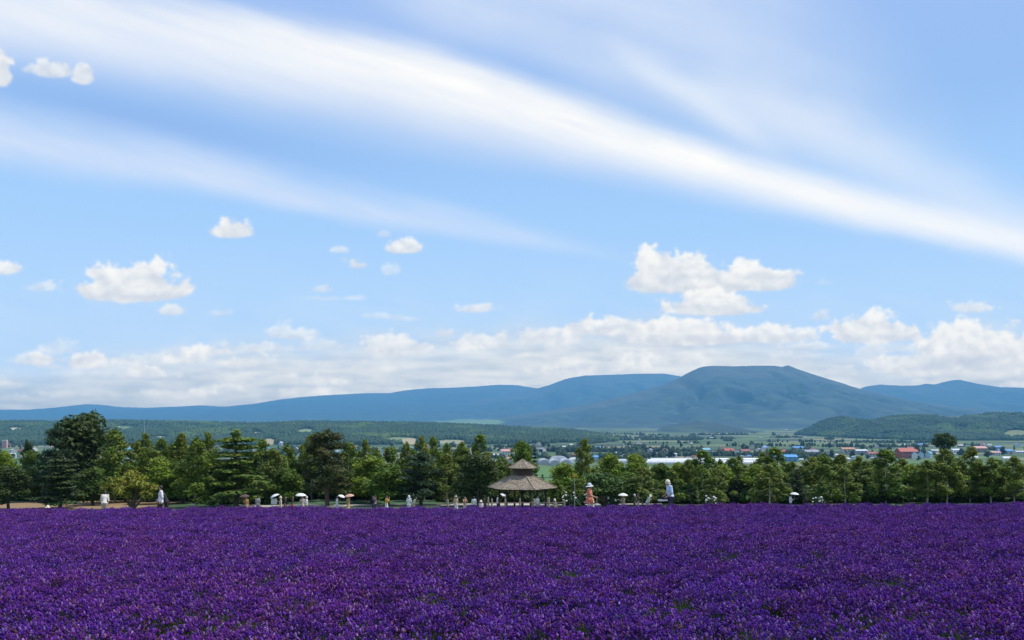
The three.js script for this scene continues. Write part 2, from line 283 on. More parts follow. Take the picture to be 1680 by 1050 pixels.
ridge('mountain_range', 'farthest pale blue mountain range under the cloud bank, left half of the skyline', [[-500, 676], [-150, 668], [0, 672], [60, 672], [100, 668], [140, 663], [165, 664], [200, 668], [240, 669], [290, 667], [330, 665], [370, 667], [400, 664], [420, 662], [460, 655], [500, 651], [540, 648], [600, 645], [640, 645], [660, 641], [700, 637], [740, 636], [780, 634], [820, 631], [850, 632], [880, 637], [950, 645], [1200, 655], [2200, 690]], 22500, 12000, { seed: 3, colour: volcano(3), px1: 1500, gully: 0.4, gx: 1500, gz: 4600, shape: 1.5 });
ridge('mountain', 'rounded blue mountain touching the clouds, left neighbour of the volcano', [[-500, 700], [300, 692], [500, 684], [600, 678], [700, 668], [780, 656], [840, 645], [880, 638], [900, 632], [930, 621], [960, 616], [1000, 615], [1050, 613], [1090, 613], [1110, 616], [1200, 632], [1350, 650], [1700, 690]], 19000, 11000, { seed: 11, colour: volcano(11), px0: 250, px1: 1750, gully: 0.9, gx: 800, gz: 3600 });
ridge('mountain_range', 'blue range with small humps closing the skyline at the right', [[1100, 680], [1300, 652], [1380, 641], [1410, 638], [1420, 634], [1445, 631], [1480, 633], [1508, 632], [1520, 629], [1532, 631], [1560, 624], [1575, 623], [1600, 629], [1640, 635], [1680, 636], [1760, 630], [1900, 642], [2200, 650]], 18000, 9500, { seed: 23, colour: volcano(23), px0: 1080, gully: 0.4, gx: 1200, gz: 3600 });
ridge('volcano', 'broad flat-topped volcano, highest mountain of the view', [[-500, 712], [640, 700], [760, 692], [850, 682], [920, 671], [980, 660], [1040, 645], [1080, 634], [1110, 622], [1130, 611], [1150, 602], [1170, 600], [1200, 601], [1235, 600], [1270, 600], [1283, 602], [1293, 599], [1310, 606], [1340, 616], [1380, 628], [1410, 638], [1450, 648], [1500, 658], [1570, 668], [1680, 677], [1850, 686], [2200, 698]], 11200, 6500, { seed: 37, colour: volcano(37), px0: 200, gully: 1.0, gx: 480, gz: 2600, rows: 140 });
// a long apron of forested foothills across the whole view, then the near hills
ridge('foothills', 'low dark band of forest at the foot of the mountains, left', [[-500, 694], [0, 690], [150, 689], [330, 690], [450, 694], [600, 697], [900, 700], [1100, 703], [1300, 704], [2200, 706]], 6800, 5200, { seed: 51, colour: forest(51), shape: 0.8, gully: 0.25, gx: 500, gz: 900, px1: 900, step: 6, rows: 30 });
ridge('wooded_hump', 'small dark wooded hump below the volcano, above the farm fields', [[1020, 725], [1060, 712], [1090, 700], [1120, 694], [1145, 691], [1170, 692], [1195, 699], [1225, 707], [1260, 716], [1300, 725]], 6000, 5100, { seed: 57, colour: (x, d, y, s) => forest(57)(x, d, y, s).map((v, i) => v * [0.5, 0.5, 0.8][i]), shape: 0.7, gully: 0.2, gx: 260, gz: 600, px0: 1000, px1: 1320, step: 3, rows: 24 });
const hillColour = (seed, clearings) => (x, d, y, s) => {
  const c = forest(seed)(x, d, y, s), px = 840 + x / d * F, py = HOR + (EYE - y) / d * F;
  for (const [cx, cy, rx, ry, r, g, b] of clearings) { const n = fbm(x / 60, d / 60, 3) * 0.5; if (((px - cx) / rx) ** 2 + ((py - cy) / ry) ** 2 + n < 1) return [r * (1 + n * 0.3), g * (1 + n * 0.3), b * (1 + n * 0.3)]; }
  return c;
};
const hillSpecs = [];
{
  const cl = [[25, 704, 15, 2.4, 0.42, 0.38, 0.26], [50, 703, 7, 1.8, 0.4, 0.36, 0.24], [205, 704, 14, 4, 0.16, 0.2, 0.09], [195, 701, 8, 1.6, 0.42, 0.4, 0.3], [262, 719, 18, 2.8, 0.4, 0.36, 0.26], [215, 728, 12, 2, 0.2, 0.22, 0.1], [502, 708, 14, 4, 0.17, 0.23, 0.09], [421, 711, 10, 2.2, 0.35, 0.33, 0.22], [441, 725, 12, 5, 0.30, 0.26, 0.14], [672, 724, 16, 5, 0.34, 0.28, 0.17], [655, 722, 24, 5, 0.15, 0.19, 0.08], [740, 725, 26, 3.2, 0.26, 0.26, 0.15], [700, 716, 30, 3, 0.06, 0.11, 0.04], [905, 703, 26, 1.6, 0.34, 0.34, 0.24]];
  hillSpecs.push(ridge('hill', 'long dark green wooded hill with pale clearings, behind the town at left and centre', [[-500, 690], [-100, 692], [0, 693], [120, 694], [200, 692], [300, 694], [420, 697], [500, 694], [560, 694], [700, 696], [800, 700], [880, 705], [920, 706], [960, 710], [1000, 716], [1020, 722], [1045, 740], [1100, 760], [2200, 900]], 4000, 2150, { seed: 61, colour: hillColour(61, cl), shape: 0.95, gully: 0.95, gx: 420, gz: 800, px1: 1100, step: 2.2, rows: 90, rough: 0.03 }));
  const cr = [[1561, 684, 20, 3.0, 0.42, 0.36, 0.24], [1661, 683, 7, 1.2, 0.4, 0.36, 0.2], [1452, 714, 6, 1.8, 0.4, 0.38, 0.28], [1668, 712, 22, 6, 0.16, 0.19, 0.08], [1362, 724, 16, 3, 0.4, 0.36, 0.2], [1500, 700, 16, 3, 0.05, 0.09, 0.035]];
  hillSpecs.push(ridge('hill', 'folded dark wooded hill at the right, bare patch on its crest', [[900, 900], [1240, 745], [1270, 728], [1300, 716], [1325, 704], [1345, 694], [1362, 688], [1380, 686], [1398, 690], [1420, 694], [1440, 689], [1470, 684], [1500, 683], [1560, 684], [1600, 684], [1622, 680], [1680, 680], [1800, 676], [2000, 684], [2200, 690]], 4300, 3000, { seed: 71, colour: hillColour(71, cr), shape: 0.8, gully: 0.8, gx: 330, gz: 620, px0: 1220, step: 2.2, rows: 80, rough: 0.03 }));
}
{                                                             // the woods on the two hills: crowns too many to count
  const crown = new THREE.IcosahedronGeometry(1, 1), p = crown.attributes.position;
  const hash = (x, y, z) => noise(x * 2.3 + 9 + z, y * 2.3 + z * 1.7);
  for (let i = 0; i < p.count; i++) { const x = p.getX(i), y = p.getY(i), z = p.getZ(i), k = 1 + hash(x, y, z) * 0.5; p.setXYZ(i, x * k, y * k + 0.4, z * k); }
  crown.computeVertexNormals();
  const mat = std(1, 1, 1, 0.95), r = rng(77), o = new THREE.Object3D(), c = new THREE.Color();
  hillSpecs.forEach(({ fy }, q) => {
    const N = q ? 60000 : 80000, R = q ? 4300 : 4000, R0 = q ? 3000 : 2150, pa = q ? 1225 : -160, pb = q ? 1860 : 1035;
    const im = new THREE.InstancedMesh(crown, mat, N); let n = 0;
    for (let t = 0; t < N * 4 && n < N; t++) {
      const d = lerp(R0 + 60, R + 120, r()), px = lerp(pa, pb, r()), x = X(px, d), y = fy(x, d);
      if (y < groundY(x, d) + 1) continue;
      const col = (q ? hillColour(71, []) : hillColour(61, []))(x, d, y, 0.5);
      const py = HOR + (EYE - y) / d * F;
      const cl = q ? [[1561, 684, 22, 4], [1661, 683, 8, 2], [1452, 714, 7, 3], [1668, 712, 24, 7], [1362, 724, 18, 4]] : [[25, 704, 16, 3], [50, 703, 8, 2.4], [205, 703, 16, 5], [262, 719, 19, 3.4], [215, 728, 13, 3], [502, 708, 15, 5], [421, 711, 11, 3], [441, 725, 13, 6], [672, 724, 18, 6], [655, 722, 24, 5], [740, 725, 27, 4], [905, 703, 28, 2.4]];
      if (cl.some(([a, b, e, f]) => ((px - a) / e) ** 2 + ((py - b) / f) ** 2 < 1)) continue;
      const s = 2.6 + r() * 3.6; o.position.set(x, y + 1, -d); o.scale.set(s, s * (0.8 + r() * 0.9), s); o.rotation.set(0, r() * 6.28, 0); o.updateMatrix(); im.setMatrixAt(n, o.matrix);
      const k = 0.86 + r() * 0.28, con = r() < 0.25 ? 0.84 : 1; im.setColorAt(n, c.setRGB(col[0] * k * con, col[1] * k * con, col[2] * k * (con < 1 ? 0.9 : 1))); n++;
    }
    im.count = n; im.name = numbered('woods'); im.castShadow = im.receiveShadow = true; scene.add(im);
    tag(im, q ? 'dense mixed forest covering the folded hill at the right' : 'dense mixed forest covering the long hill behind the town', 'forest', null, 'stuff');
  });
}

{
  const crown = new THREE.IcosahedronGeometry(1, 1), p = crown.attributes.position;
  for (let i = 0; i < p.count; i++) { const x = p.getX(i), y = p.getY(i), z = p.getZ(i), k = 1 + noise(x * 2.6 + 4, y * 2.6 + z * 2.1) * 0.55; p.setXYZ(i, x * k, y * k + 0.5, z * k); }
  crown.computeVertexNormals();
  const N = 16000, im = new THREE.InstancedMesh(crown, std(1, 1, 1, 0.95), N), r = rng(611), o = new THREE.Object3D(), c = new THREE.Color(); let n = 0;
  const add = (x, d, s) => { if (n >= N || d < 1420) return; o.position.set(x, groundY(x, d) + s * 0.3, -d); o.scale.set(s, s * (0.9 + r() * 0.8), s); o.rotation.y = r() * 6.28; o.updateMatrix(); im.setMatrixAt(n, o.matrix); const k = 0.6 + r() * 0.7; im.setColorAt(n, c.setRGB(0.030 * k, 0.056 * k, 0.024 * k)); n++; };
  for (let q = 0; q < 120; q++) {                             // belts along field edges and roads, loose copses round the houses
    const d0 = 1500 + Math.pow(r(), 1.3) * 4200, x0 = X(-80 + r() * 1840, d0), an = r() < 0.75 ? (r() - 0.5) * 0.35 : 1.3, len = 60 + r() * 340, gap = 2.5 + r() * 4, lush = r() < 0.35 ? 3 : 1;
    for (let t = 0; t < len; t += gap) for (let k = 0; k < lush; k++) if (r() < 0.45 + 0.5 * sstep(-0.15, 0.2, noise(t / 40 + q, q * 1.7))) add(x0 + Math.cos(an) * t + (r() - 0.5) * 8 * lush, d0 + Math.sin(an) * t + (r() - 0.5) * 10 * lush, 1.8 + r() * r() * 4.4);
  }
  im.count = n; im.name = 'shelterbelts'; im.castShadow = im.receiveShadow = true; scene.add(im);
  tag(im, 'distant dark shelterbelts and copses along the valley fields', 'woodland', null, 'stuff');
}
// what stands near a place in the picture, for describing look-alikes
function beside(px, py, marks) {
  let best = null, bd = 1e9; for (const m of marks) { const q = Math.hypot(px - m[0], (py - m[1]) * 2.2); if (q < bd) { bd = q; best = m; } }
  const dx = px - best[0], dy = (py - best[1]) * 2.2;
  if (Math.abs(dx) > Math.abs(dy)) return (Math.abs(dx) > 40 ? 'well ' : Math.abs(dx) > 16 ? 'a little ' : 'just ') + (dx < 0 ? 'left of the ' : 'right of the ') + best[2];
  return (Math.abs(dy) > 14 ? 'well ' : 'just ') + (dy < 0 ? 'behind the ' : 'in front of the ') + best[2];
}
const labelUse = new Map();
function grouped(o, label, category, group) { tag(o, label, category, group); return o; }
// ------------------------------------------------------------------ crowns, trunks and the kinds of tree
const leafMat = new THREE.MeshPhysicalMaterial({ vertexColors: true, roughness: 0.7, transmission: 0.4, thickness: 0, specularIntensity: 0.35 });
function crownGeo(blobs, total, size, tone, seed, opt = {}) { // many small leaf-sized faces spread through ellipsoidal clumps
  const r = rng(seed), pos = [], nor = [], col = [], idx = [], vol = blobs.map((b) => Math.pow(b[3] * b[4] * b[5], 0.62)), sum = vol.reduce((a, b) => a + b, 0);
  const q = new THREE.Vector3(), a = new THREE.Vector3(), b2 = new THREE.Vector3(), c = new THREE.Vector3(), n = new THREE.Vector3();
  blobs.forEach((b, bi) => {
    const cnt = Math.round(total * vol[bi] / sum), bt = 0.82 + r() * 0.36, by = (r() - 0.5) * 0.22;
    for (let i = 0; i < cnt; i++) {
      n.set(r() * 2 - 1, r() * 2 - 1, r() * 2 - 1); if (n.lengthSq() > 1 || n.lengthSq() < 0.01) { i--; continue; }
      n.normalize();
      const rad = (opt.fill ? Math.pow(r(), 0.45) : Math.pow(r(), 0.28)) * (1 + 0.28 * noise(n.x * 2.2 + bi * 3.1, n.y * 2.2 + n.z * 1.9));
      q.set(b[0] + n.x * b[3] * rad, b[1] + n.y * b[4] * rad, b[2] + n.z * b[5] * rad);
      a.set(r() - 0.5, (r() - 0.5) * (opt.flat ?? 1), r() - 0.5).normalize(); b2.set(r() - 0.5, r() - 0.5, r() - 0.5).addScaledVector(n, 0.6).add(c.set(0, 0.45, 0)).cross(a).normalize();
      const s = size * (0.55 + r() * 0.9), l = s * (opt.long ?? 1.25), w = s * (opt.wide ?? 0.8), k = pos.length / 3;
      for (const [e, f] of [[-0.5, 0], [0, -0.5], [0.5, 0], [0, 0.5]]) { pos.push(q.x + a.x * l * e + b2.x * w * f, q.y + a.y * l * e + b2.y * w * f, q.z + a.z * l * e + b2.z * w * f); nor.push(n.x * 0.6, n.y * 0.6 + 0.4, n.z * 0.6); }
      const t = bt * (0.72 + r() * 0.56), y = by + (r() - 0.5) * 0.3; const cc = [tone[0] * t * (1 + y), tone[1] * t, tone[2] * t * (1 - y * 0.6)];
      for (let v = 0; v < 4; v++) col.push(...cc);
      idx.push(k, k + 1, k + 2, k, k + 2, k + 3);
    }
  });
  const g = new THREE.BufferGeometry();
  g.setAttribute('position', new THREE.Float32BufferAttribute(pos, 3)); g.setAttribute('color', new THREE.Float32BufferAttribute(col, 3)); g.setIndex(idx); g.computeVertexNormals();
  return g;
}
function limb(pts, r0, r1, seg = 5, sides = 6) {              // tapered tube through points
  const curve = new THREE.CatmullRomCurve3(pts.map((p) => new THREE.Vector3(...p))), g = new THREE.TubeGeometry(curve, seg, 1, sides, false), p = g.attributes.position;
  for (let i = 0; i <= seg; i++) { const c = curve.getPointAt(i / seg), rr = lerp(r0, r1, i / seg); for (let j = 0; j <= sides; j++) { const k = i * (sides + 1) + j; p.setXYZ(k, c.x + (p.getX(k) - c.x) * rr, c.y + (p.getY(k) - c.y) * rr, c.z + (p.getZ(k) - c.z) * rr); } }
  g.computeVertexNormals(); return g;
}
function barkGeo(geos, base, dark, amount, seed) {            // bark tone with darker flecks
  const g = mergeGeometries(geos), p = g.attributes.position, col = [], r = rng(seed);
  for (let i = 0; i < p.count; i++) { const t = r() < amount ? r() : 0, k = 0.85 + r() * 0.3; for (let q = 0; q < 3; q++) col.push(lerp(base[q], dark[q], t) * k); }
  g.setAttribute('color', new THREE.Float32BufferAttribute(col, 3)); return g;
}
const barkMat = vcol(0.9);
const KIND = {};                                              // each: variants of { crown, trunk } built 10 m high, 1 = crown width as built
function addKind(name, variants, make) { KIND[name] = [...Array(variants)].map((_, i) => make(rng(100 + i * 17 + name.length * 7 + name.charCodeAt(0)), i)); }
addKind('birch', 4, (r, i) => {
  const B = [], T = [limb([[0, 0, 0], [0.1, 3, 0.05], [-0.05, 6.5, 0], [0.05, 9.6, 0]], 0.1, 0.02, 8)];
  for (let k = 0; k < 52; k++) {
    const t = Math.pow(r(), 1.15), y = 1.6 + t * 7.9, reach = (2.15 * Math.pow(1 - t, 0.62) + 0.18) * (t < 0.1 ? 0.7 : 1), an = r() * 6.28, rr = reach * (0.25 + r() * 0.85), s = 0.34 + r() * 0.38 * (1 - t * 0.55);
    B.push([Math.cos(an) * rr, y + r() * 0.3, Math.sin(an) * rr, s, s * (0.9 + r() * 0.9), s]);
    if (k % 4 === 0) T.push(limb([[0, y - 0.9, 0], [Math.cos(an) * rr * 0.5, y - 0.4, Math.sin(an) * rr * 0.5], [Math.cos(an) * rr, y, Math.sin(an) * rr]], 0.035, 0.012, 3, 4));
  }
  B.push([0, 9.7, 0, 0.25, 0.45, 0.25]);
  return { crown: crownGeo(B, 6400, 0.21, [[0.155, 0.225, 0.020], [0.18, 0.235, 0.022], [0.14, 0.22, 0.022], [0.165, 0.215, 0.026]][i], 300 + i, { fill: 1 }), trunk: barkGeo(T, [0.46, 0.43, 0.36], [0.06, 0.05, 0.04], 0.3, 5 + i), width: 4 };
});
addKind('broadleaf', 4, (r, i) => {
  const B = [], T = [limb([[0, 0, 0], [0.1, 1.5, 0], [0, 3.5, 0.1], [0.1, 6.5, 0]], 0.24, 0.07, 6)];
  for (let k = 0; k < 40; k++) {
    const t = r(), y = 2.0 + t * 7.2, prof = Math.sin(Math.PI * Math.pow(0.1 + t * 0.84, 0.8)), an = r() * 6.28, rr = 3.0 * prof * (0.45 + r() * 0.6), s = 0.75 + r() * 0.65;
    B.push([Math.cos(an) * rr, y, Math.sin(an) * rr, s, s * 0.8, s]);
    if (k % 4 === 0) T.push(limb([[0, 2 + t * 3.2, 0], [Math.cos(an) * rr * 0.5, y - 0.8, Math.sin(an) * rr * 0.5], [Math.cos(an) * rr * 0.9, y, Math.sin(an) * rr * 0.9]], 0.08, 0.02, 4, 5));
  }
  B.push([0.2, 9.2, 0, 0.7, 0.7, 0.7], [0, 5.5, 0, 1.8, 2.2, 1.8]);
  return { crown: crownGeo(B, 6200, 0.34, [[0.12, 0.205, 0.015], [0.185, 0.27, 0.017], [0.054, 0.090, 0.015], [0.092, 0.155, 0.017]][i], 320 + i), trunk: barkGeo(T, [0.10, 0.08, 0.06], [0.04, 0.03, 0.025], 0.4, 15 + i), width: 6.6 };
});
addKind('layered', 2, (r, i) => {                             // boughs in flat horizontal tiers
  const B = [], T = [limb([[0, 0, 0], [0.1, 3, 0], [0, 6, 0.1], [0.05, 9.3, 0]], 0.26, 0.05, 7)];
  for (let k = 0; k < 46; k++) {
    const t = r(), tier = Math.floor(t * 9) / 9, y = 1.3 + tier * 8.3 + r() * 0.25, reach = 3.3 * Math.pow(1 - tier * 0.86, 0.8), an = r() * 6.28, rr = reach * (0.3 + r() * 0.75), s = 0.75 + r() * 0.5 * (1 - tier * 0.4);
    B.push([Math.cos(an) * rr, y - rr * 0.06, Math.sin(an) * rr, s * 1.15, 0.27, s * 1.15]);
    if (k % 3 === 0) T.push(limb([[0, y - 0.5, 0], [Math.cos(an) * rr * 0.5, y - 0.15, Math.sin(an) * rr * 0.5], [Math.cos(an) * rr, y, Math.sin(an) * rr]], 0.07, 0.02, 3, 5));
  }
  B.push([0, 9.6, 0, 0.5, 0.5, 0.5], [0, 4, 0, 1.5, 2.4, 1.5]);
  return { crown: crownGeo(B, 6400, 0.34, i ? [0.055, 0.095, 0.018] : [0.135, 0.205, 0.017], 340 + i, { flat: 0.3 }), trunk: barkGeo(T, [0.09, 0.07, 0.055], [0.04, 0.03, 0.025], 0.4, 25 + i), width: 7.2 };
});
addKind('pine', 3, (r, i) => {
  const B = [], T = [limb([[0, 0, 0], [0.12, 3, 0], [-0.08, 6, 0.1], [0.05, 9.5, 0]], 0.22, 0.05, 7)];
  for (let k = 0; k < 44; k++) {
    const t = Math.pow(r(), 0.9), y = 1.5 + t * 7.9, reach = 2.7 * Math.pow(1 - t * 0.92, 0.62), an = r() * 6.28, rr = reach * (0.4 + r() * 0.7), s = 0.5 + r() * 0.55;
    B.push([Math.cos(an) * rr, y + rr * 0.1, Math.sin(an) * rr, s, s * 0.6, s]);
    if (k % 3 === 0) T.push(limb([[0, y - 0.5, 0], [Math.cos(an) * rr * 0.5, y - 0.2, Math.sin(an) * rr * 0.5], [Math.cos(an) * rr, y, Math.sin(an) * rr]], 0.07, 0.02, 3, 5));
  }
  B.push([0, 9.6, 0, 0.35, 0.6, 0.35], [0, 5, 0, 1.2, 3, 1.2]);
  return { crown: crownGeo(B, 7000, 0.3, [[0.058, 0.098, 0.024], [0.046, 0.092, 0.034], [0.078, 0.095, 0.020]][i], 360 + i, { long: 1.9, wide: 0.36, fill: 1 }), trunk: barkGeo(T, [0.12, 0.075, 0.05], [0.05, 0.035, 0.025], 0.4, 35 + i), width: 6 };
});
addKind('spruce', 2, (r, i) => {
  const B = [], T = [limb([[0, 0, 0], [0, 5, 0], [0, 9.8, 0]], 0.2, 0.02, 5)];
  for (let tier = 0; tier < 13; tier++) { const y = 0.8 + tier * 0.7, reach = 2.4 * Math.pow(1 - tier / 13.6, 0.9), m = Math.max(4, Math.round(9 - tier * 0.4)); for (let k = 0; k < m; k++) { const an = k / m * 6.28 + tier * 1.3 + r() * 0.4, rr = reach * (0.6 + r() * 0.4), s = 0.3 + reach * 0.16; B.push([Math.cos(an) * rr * 0.75, y - rr * 0.12, Math.sin(an) * rr * 0.75, s * 1.2, 0.25, s * 1.2]); } }
  B.push([0, 9.6, 0, 0.14, 0.5, 0.14], [0, 4, 0, 0.7, 3.4, 0.7]);
  return { crown: crownGeo(B, 5600, 0.26, [[0.028, 0.052, 0.022], [0.034, 0.064, 0.022]][i], 380 + i, { long: 1.9, wide: 0.4, flat: 0.5 }), trunk: barkGeo(T, [0.09, 0.065, 0.05], [0.04, 0.03, 0.025], 0.4, 45 + i), width: 5 };
});
addKind('shrub', 2, (r, i) => {                               // open, many-stemmed, built 10 units high
  const B = [], T = [];
  for (let k = 0; k < 34; k++) { const an = r() * 6.28, el = 0.25 + r() * 1.2, rr = 5.2 * (0.55 + r() * 0.5), x = Math.cos(an) * Math.cos(el) * rr * 1.25, y = 2.4 + Math.sin(el) * rr * 1.2, z = Math.sin(an) * Math.cos(el) * rr * 1.25, s = 0.9 + r() * 0.9; B.push([x, y, z, s * 1.2, s * 0.8, s * 1.2]); if (k % 2 === 0) T.push(limb([[x * 0.05, 0, z * 0.05], [x * 0.45, y * 0.5, z * 0.45], [x, y, z]], 0.2, 0.05, 4, 5)); }
  return { crown: crownGeo(B, 4200, 0.62, i ? [0.075, 0.14, 0.025] : [0.24, 0.25, 0.024], 400 + i, { fill: 1 }), trunk: barkGeo(T, [0.22, 0.17, 0.12], [0.08, 0.06, 0.05], 0.4, 55 + i), width: 13 };
});
addKind('lone', 1, (r, i) => {
  const B = [], T = [limb([[0, 0, 0], [0.1, 3, 0], [0, 6, 0.1], [0.1, 8, 0]], 0.2, 0.06, 6)];
  for (let k = 0; k < 46; k++) { const an = r() * 6.28, el = r() * 1.75 - 0.5, rr = 1.15 * (0.6 + r() * 0.5), s = 0.35 + r() * 0.3; B.push([Math.cos(an) * Math.cos(el) * rr * 1.1, 8.45 + Math.sin(el) * rr * 1.05, Math.sin(an) * Math.cos(el) * rr * 1.1, s, s * 0.8, s]); }
  for (let k = 0; k < 8; k++) B.push([(r() - 0.5) * 1.0, 6.4 + r() * 1.2, (r() - 0.5) * 1.0, 0.35, 0.4, 0.35]);
  B.push([0, 8.4, 0, 0.9, 0.8, 0.9]);
  return { crown: crownGeo(B, 5200, 0.18, [0.055, 0.105, 0.022], 420), trunk: barkGeo(T, [0.1, 0.08, 0.06], [0.04, 0.03, 0.025], 0.4, 65), width: 3.2 };
});
addKind('town', 3, (r, i) => {                                // small in the picture: fewer, larger leaf clumps
  const B = [], T = [limb([[0, 0, 0], [0, 3, 0], [0, 7, 0]], 0.3, 0.1, 3, 5)];
  for (let k = 0; k < 12; k++) { const t = r(), an = r() * 6.28, rr = (i === 2 ? 1.6 * (1.1 - t) : 2.6 * Math.sin(Math.PI * (0.15 + t * 0.75))) * (0.4 + r() * 0.5), s = 1.0 + r() * 0.7; B.push([Math.cos(an) * rr, 2 + t * 6.8, Math.sin(an) * rr, s, s, s]); }
  return { crown: crownGeo(B, 520, 0.95, [[0.050, 0.085, 0.022], [0.080, 0.135, 0.026], [0.020, 0.038, 0.018]][i], 440 + i), trunk: barkGeo(T, [0.1, 0.08, 0.06], [0.04, 0.03, 0.025], 0.4, 75 + i), width: 6 };
});
const protoOf = new Map();
function plant(kind, variant, name, x, d, height, width, turn, label, category = 'tree', group) {
  const k = kind + variant, K = KIND[kind][variant % KIND[kind].length];
  let o;
  if (!protoOf.has(k)) { o = thing(name, 0, 0, 0); mesh('trunk', K.trunk, barkMat, o); mesh('crown', K.crown, leafMat, o); protoOf.set(k, o); }
  else o = copyOf(protoOf.get(k), name);
  o.position.set(x, groundY(x, d) - 0.05, -d); o.rotation.y = turn;
  const w = Math.max(0.05, width / K.width), h = height / 10; o.scale.set(w, h, w);
  return tag(o, label, category, group);
}

// ------------------------------------------------------------------ the town on the valley floor
const wallMats = { white: std(0.62, 0.62, 0.6), cream: std(0.55, 0.5, 0.4), grey: std(0.38, 0.39, 0.4), brown: std(0.25, 0.19, 0.14), pink: std(0.62, 0.36, 0.34), blue: std(0.07, 0.32, 0.62), pale: std(0.42, 0.55, 0.66), red: std(0.36, 0.06, 0.03) };
const roofMats = { red: std(0.36, 0.062, 0.035, 0.6), maroon: std(0.24, 0.05, 0.045, 0.6), blue: std(0.06, 0.22, 0.50, 0.5), teal: std(0.10, 0.34, 0.44, 0.5), grey: std(0.26, 0.29, 0.33, 0.5), pale: std(0.52, 0.55, 0.58, 0.5), brown: std(0.16, 0.09, 0.06, 0.7), green: std(0.05, 0.15, 0.08, 0.6), orange: std(0.42, 0.20, 0.10, 0.6), bright: std(0.06, 0.28, 0.62, 0.5), pink: std(0.5, 0.27, 0.25, 0.7) };
const glassMat = std(0.04, 0.05, 0.07, 0.15), frameMat = std(0.5, 0.5, 0.48), doorMat = std(0.12, 0.07, 0.05);
function gable(w, h, dpt, rise) {                             // walls with two gable ends, base at y 0, ridge along x
  const s = new THREE.Shape([[-dpt / 2, 0], [dpt / 2, 0], [dpt / 2, h], [0, h + rise], [-dpt / 2, h]].map((p) => new THREE.Vector2(...p)));
  return new THREE.ExtrudeGeometry(s, { depth: w, bevelEnabled: false }).rotateY(Math.PI / 2).translate(-w / 2, 0, 0);
}
function roofGeo(w, h, dpt, rise) {
  const t = 0.25, o = 0.5, s = new THREE.Shape([[-dpt / 2 - o, h - o * rise * 2 / dpt], [0, h + rise], [dpt / 2 + o, h - o * rise * 2 / dpt], [dpt / 2 + o, h + t - o * rise * 2 / dpt], [0, h + rise + t], [-dpt / 2 - o, h + t - o * rise * 2 / dpt]].map((p) => new THREE.Vector2(...p)));
  return new THREE.ExtrudeGeometry(s, { depth: w + 1, bevelEnabled: false }).rotateY(Math.PI / 2).translate(-w / 2 - 0.5, 0.02, 0);
}
const unitHouse = { walls: gable(10, 5, 8, 2.2), roof: roofGeo(10, 5, 8, 2.2), win: new THREE.BoxGeometry(1.4, 1.3, 0.12), frame: new THREE.BoxGeometry(1.7, 1.6, 0.1), door: new THREE.BoxGeometry(1.1, 2.1, 0.12), chim: new THREE.BoxGeometry(0.7, 1.6, 0.7) };
function house(name, x, d, w, h, dep, turn, roof, wall, label, group, category = 'house') {
  const o = thing(name, x, groundY(x, d), -d, turn); o.scale.set(w / 10, h / 7.2, dep / 8);
  mesh('wall', unitHouse.walls, wallMats[wall], o);
  const rf = mesh('roof', unitHouse.roof, roofMats[roof], o); mesh('chimney', unitHouse.chim, frameMat, rf).position.set(2.6, 7.2, -0.9);
  for (const [wx, wy] of [[-3.2, 1.7], [0, 1.7], [-3.2, 4], [0, 4], [3.2, 4]]) { const f = mesh('window', unitHouse.frame, frameMat, o); f.position.set(wx, wy, 4.03); mesh('pane', unitHouse.win, glassMat, f).position.z = 0.03; }
  mesh('door', unitHouse.door, doorMat, o).position.set(3.2, 1.06, 4.04);
  return tag(o, label, category, group);
}
const dTown = (py) => 60 * F / (py - HOR);
const taken2 = [];
function namedHouse(px, base, wpx, hpx, roof, wall, label, turn = 0.1, name = 'house', category = 'house') {
  const d = dTown(base), m = d / F; taken2.push([px, base, wpx]); house(name, X(px, d), d, wpx * m, hpx * m * 1.1, Math.min(26, Math.max(9, wpx * m * 0.7)), turn, roof, wall, label, null, category);
}
namedHouse(1193, 747, 19, 10, 'red', 'cream', 'house with broad bright red roof above the long greenhouses, right of the utility pole');
namedHouse(1222, 746, 15, 8, 'maroon', 'cream', 'dark red roofed house next to the bright red roofed one', 0.3);
namedHouse(1296, 745, 30, 6, 'red', 'brown', 'long low red-roofed shed directly behind the bright blue warehouse', 0.02, 'shed', 'shed');
namedHouse(1294, 757, 23, 10, 'bright', 'blue', 'bright blue warehouse showing over the trees at the right', 0.02, 'warehouse', 'warehouse');
namedHouse(1308, 740, 16, 7, 'blue', 'pale', 'blue-roofed pale hall behind the long red-roofed shed', 0.1, 'hall', 'hall');
namedHouse(1330, 748, 21, 9, 'grey', 'grey', 'big grey-blue roofed building to the right of the bright blue warehouse', 0.05, 'warehouse', 'warehouse');
namedHouse(1254, 740, 7, 8, 'blue', 'white', 'small white house with steep deep-blue roof', 0.5);
namedHouse(1487, 752, 28, 15, 'red', 'red', 'large bright red building peeping between the treetops near the blue sheds', 0.05, 'warehouse', 'warehouse');
namedHouse(1492, 741, 12, 7, 'maroon', 'brown', 'dull red house just behind the large red building', 0.4);
namedHouse(1501, 754, 7, 11, 'bright', 'white', 'narrow bright blue gabled shed touching the large red building', 1.3, 'shed', 'shed');
namedHouse(1511, 753, 9, 11, 'bright', 'pale', 'second bright blue shed, a little wider, right of the narrow one', 1.2, 'shed', 'shed');
namedHouse(1524, 751, 11, 9, 'teal', 'pale', 'third shed with a green-blue roof, right of the two bright blue ones', 0.8, 'shed', 'shed');
namedHouse(1430, 750, 17, 8, 'maroon', 'grey', 'dark red roofed house left of the dark fir tops', 0.2);
namedHouse(1390, 742, 20, 7, 'orange', 'cream', 'tan-roofed long house below the bare earth patch', 0.03);
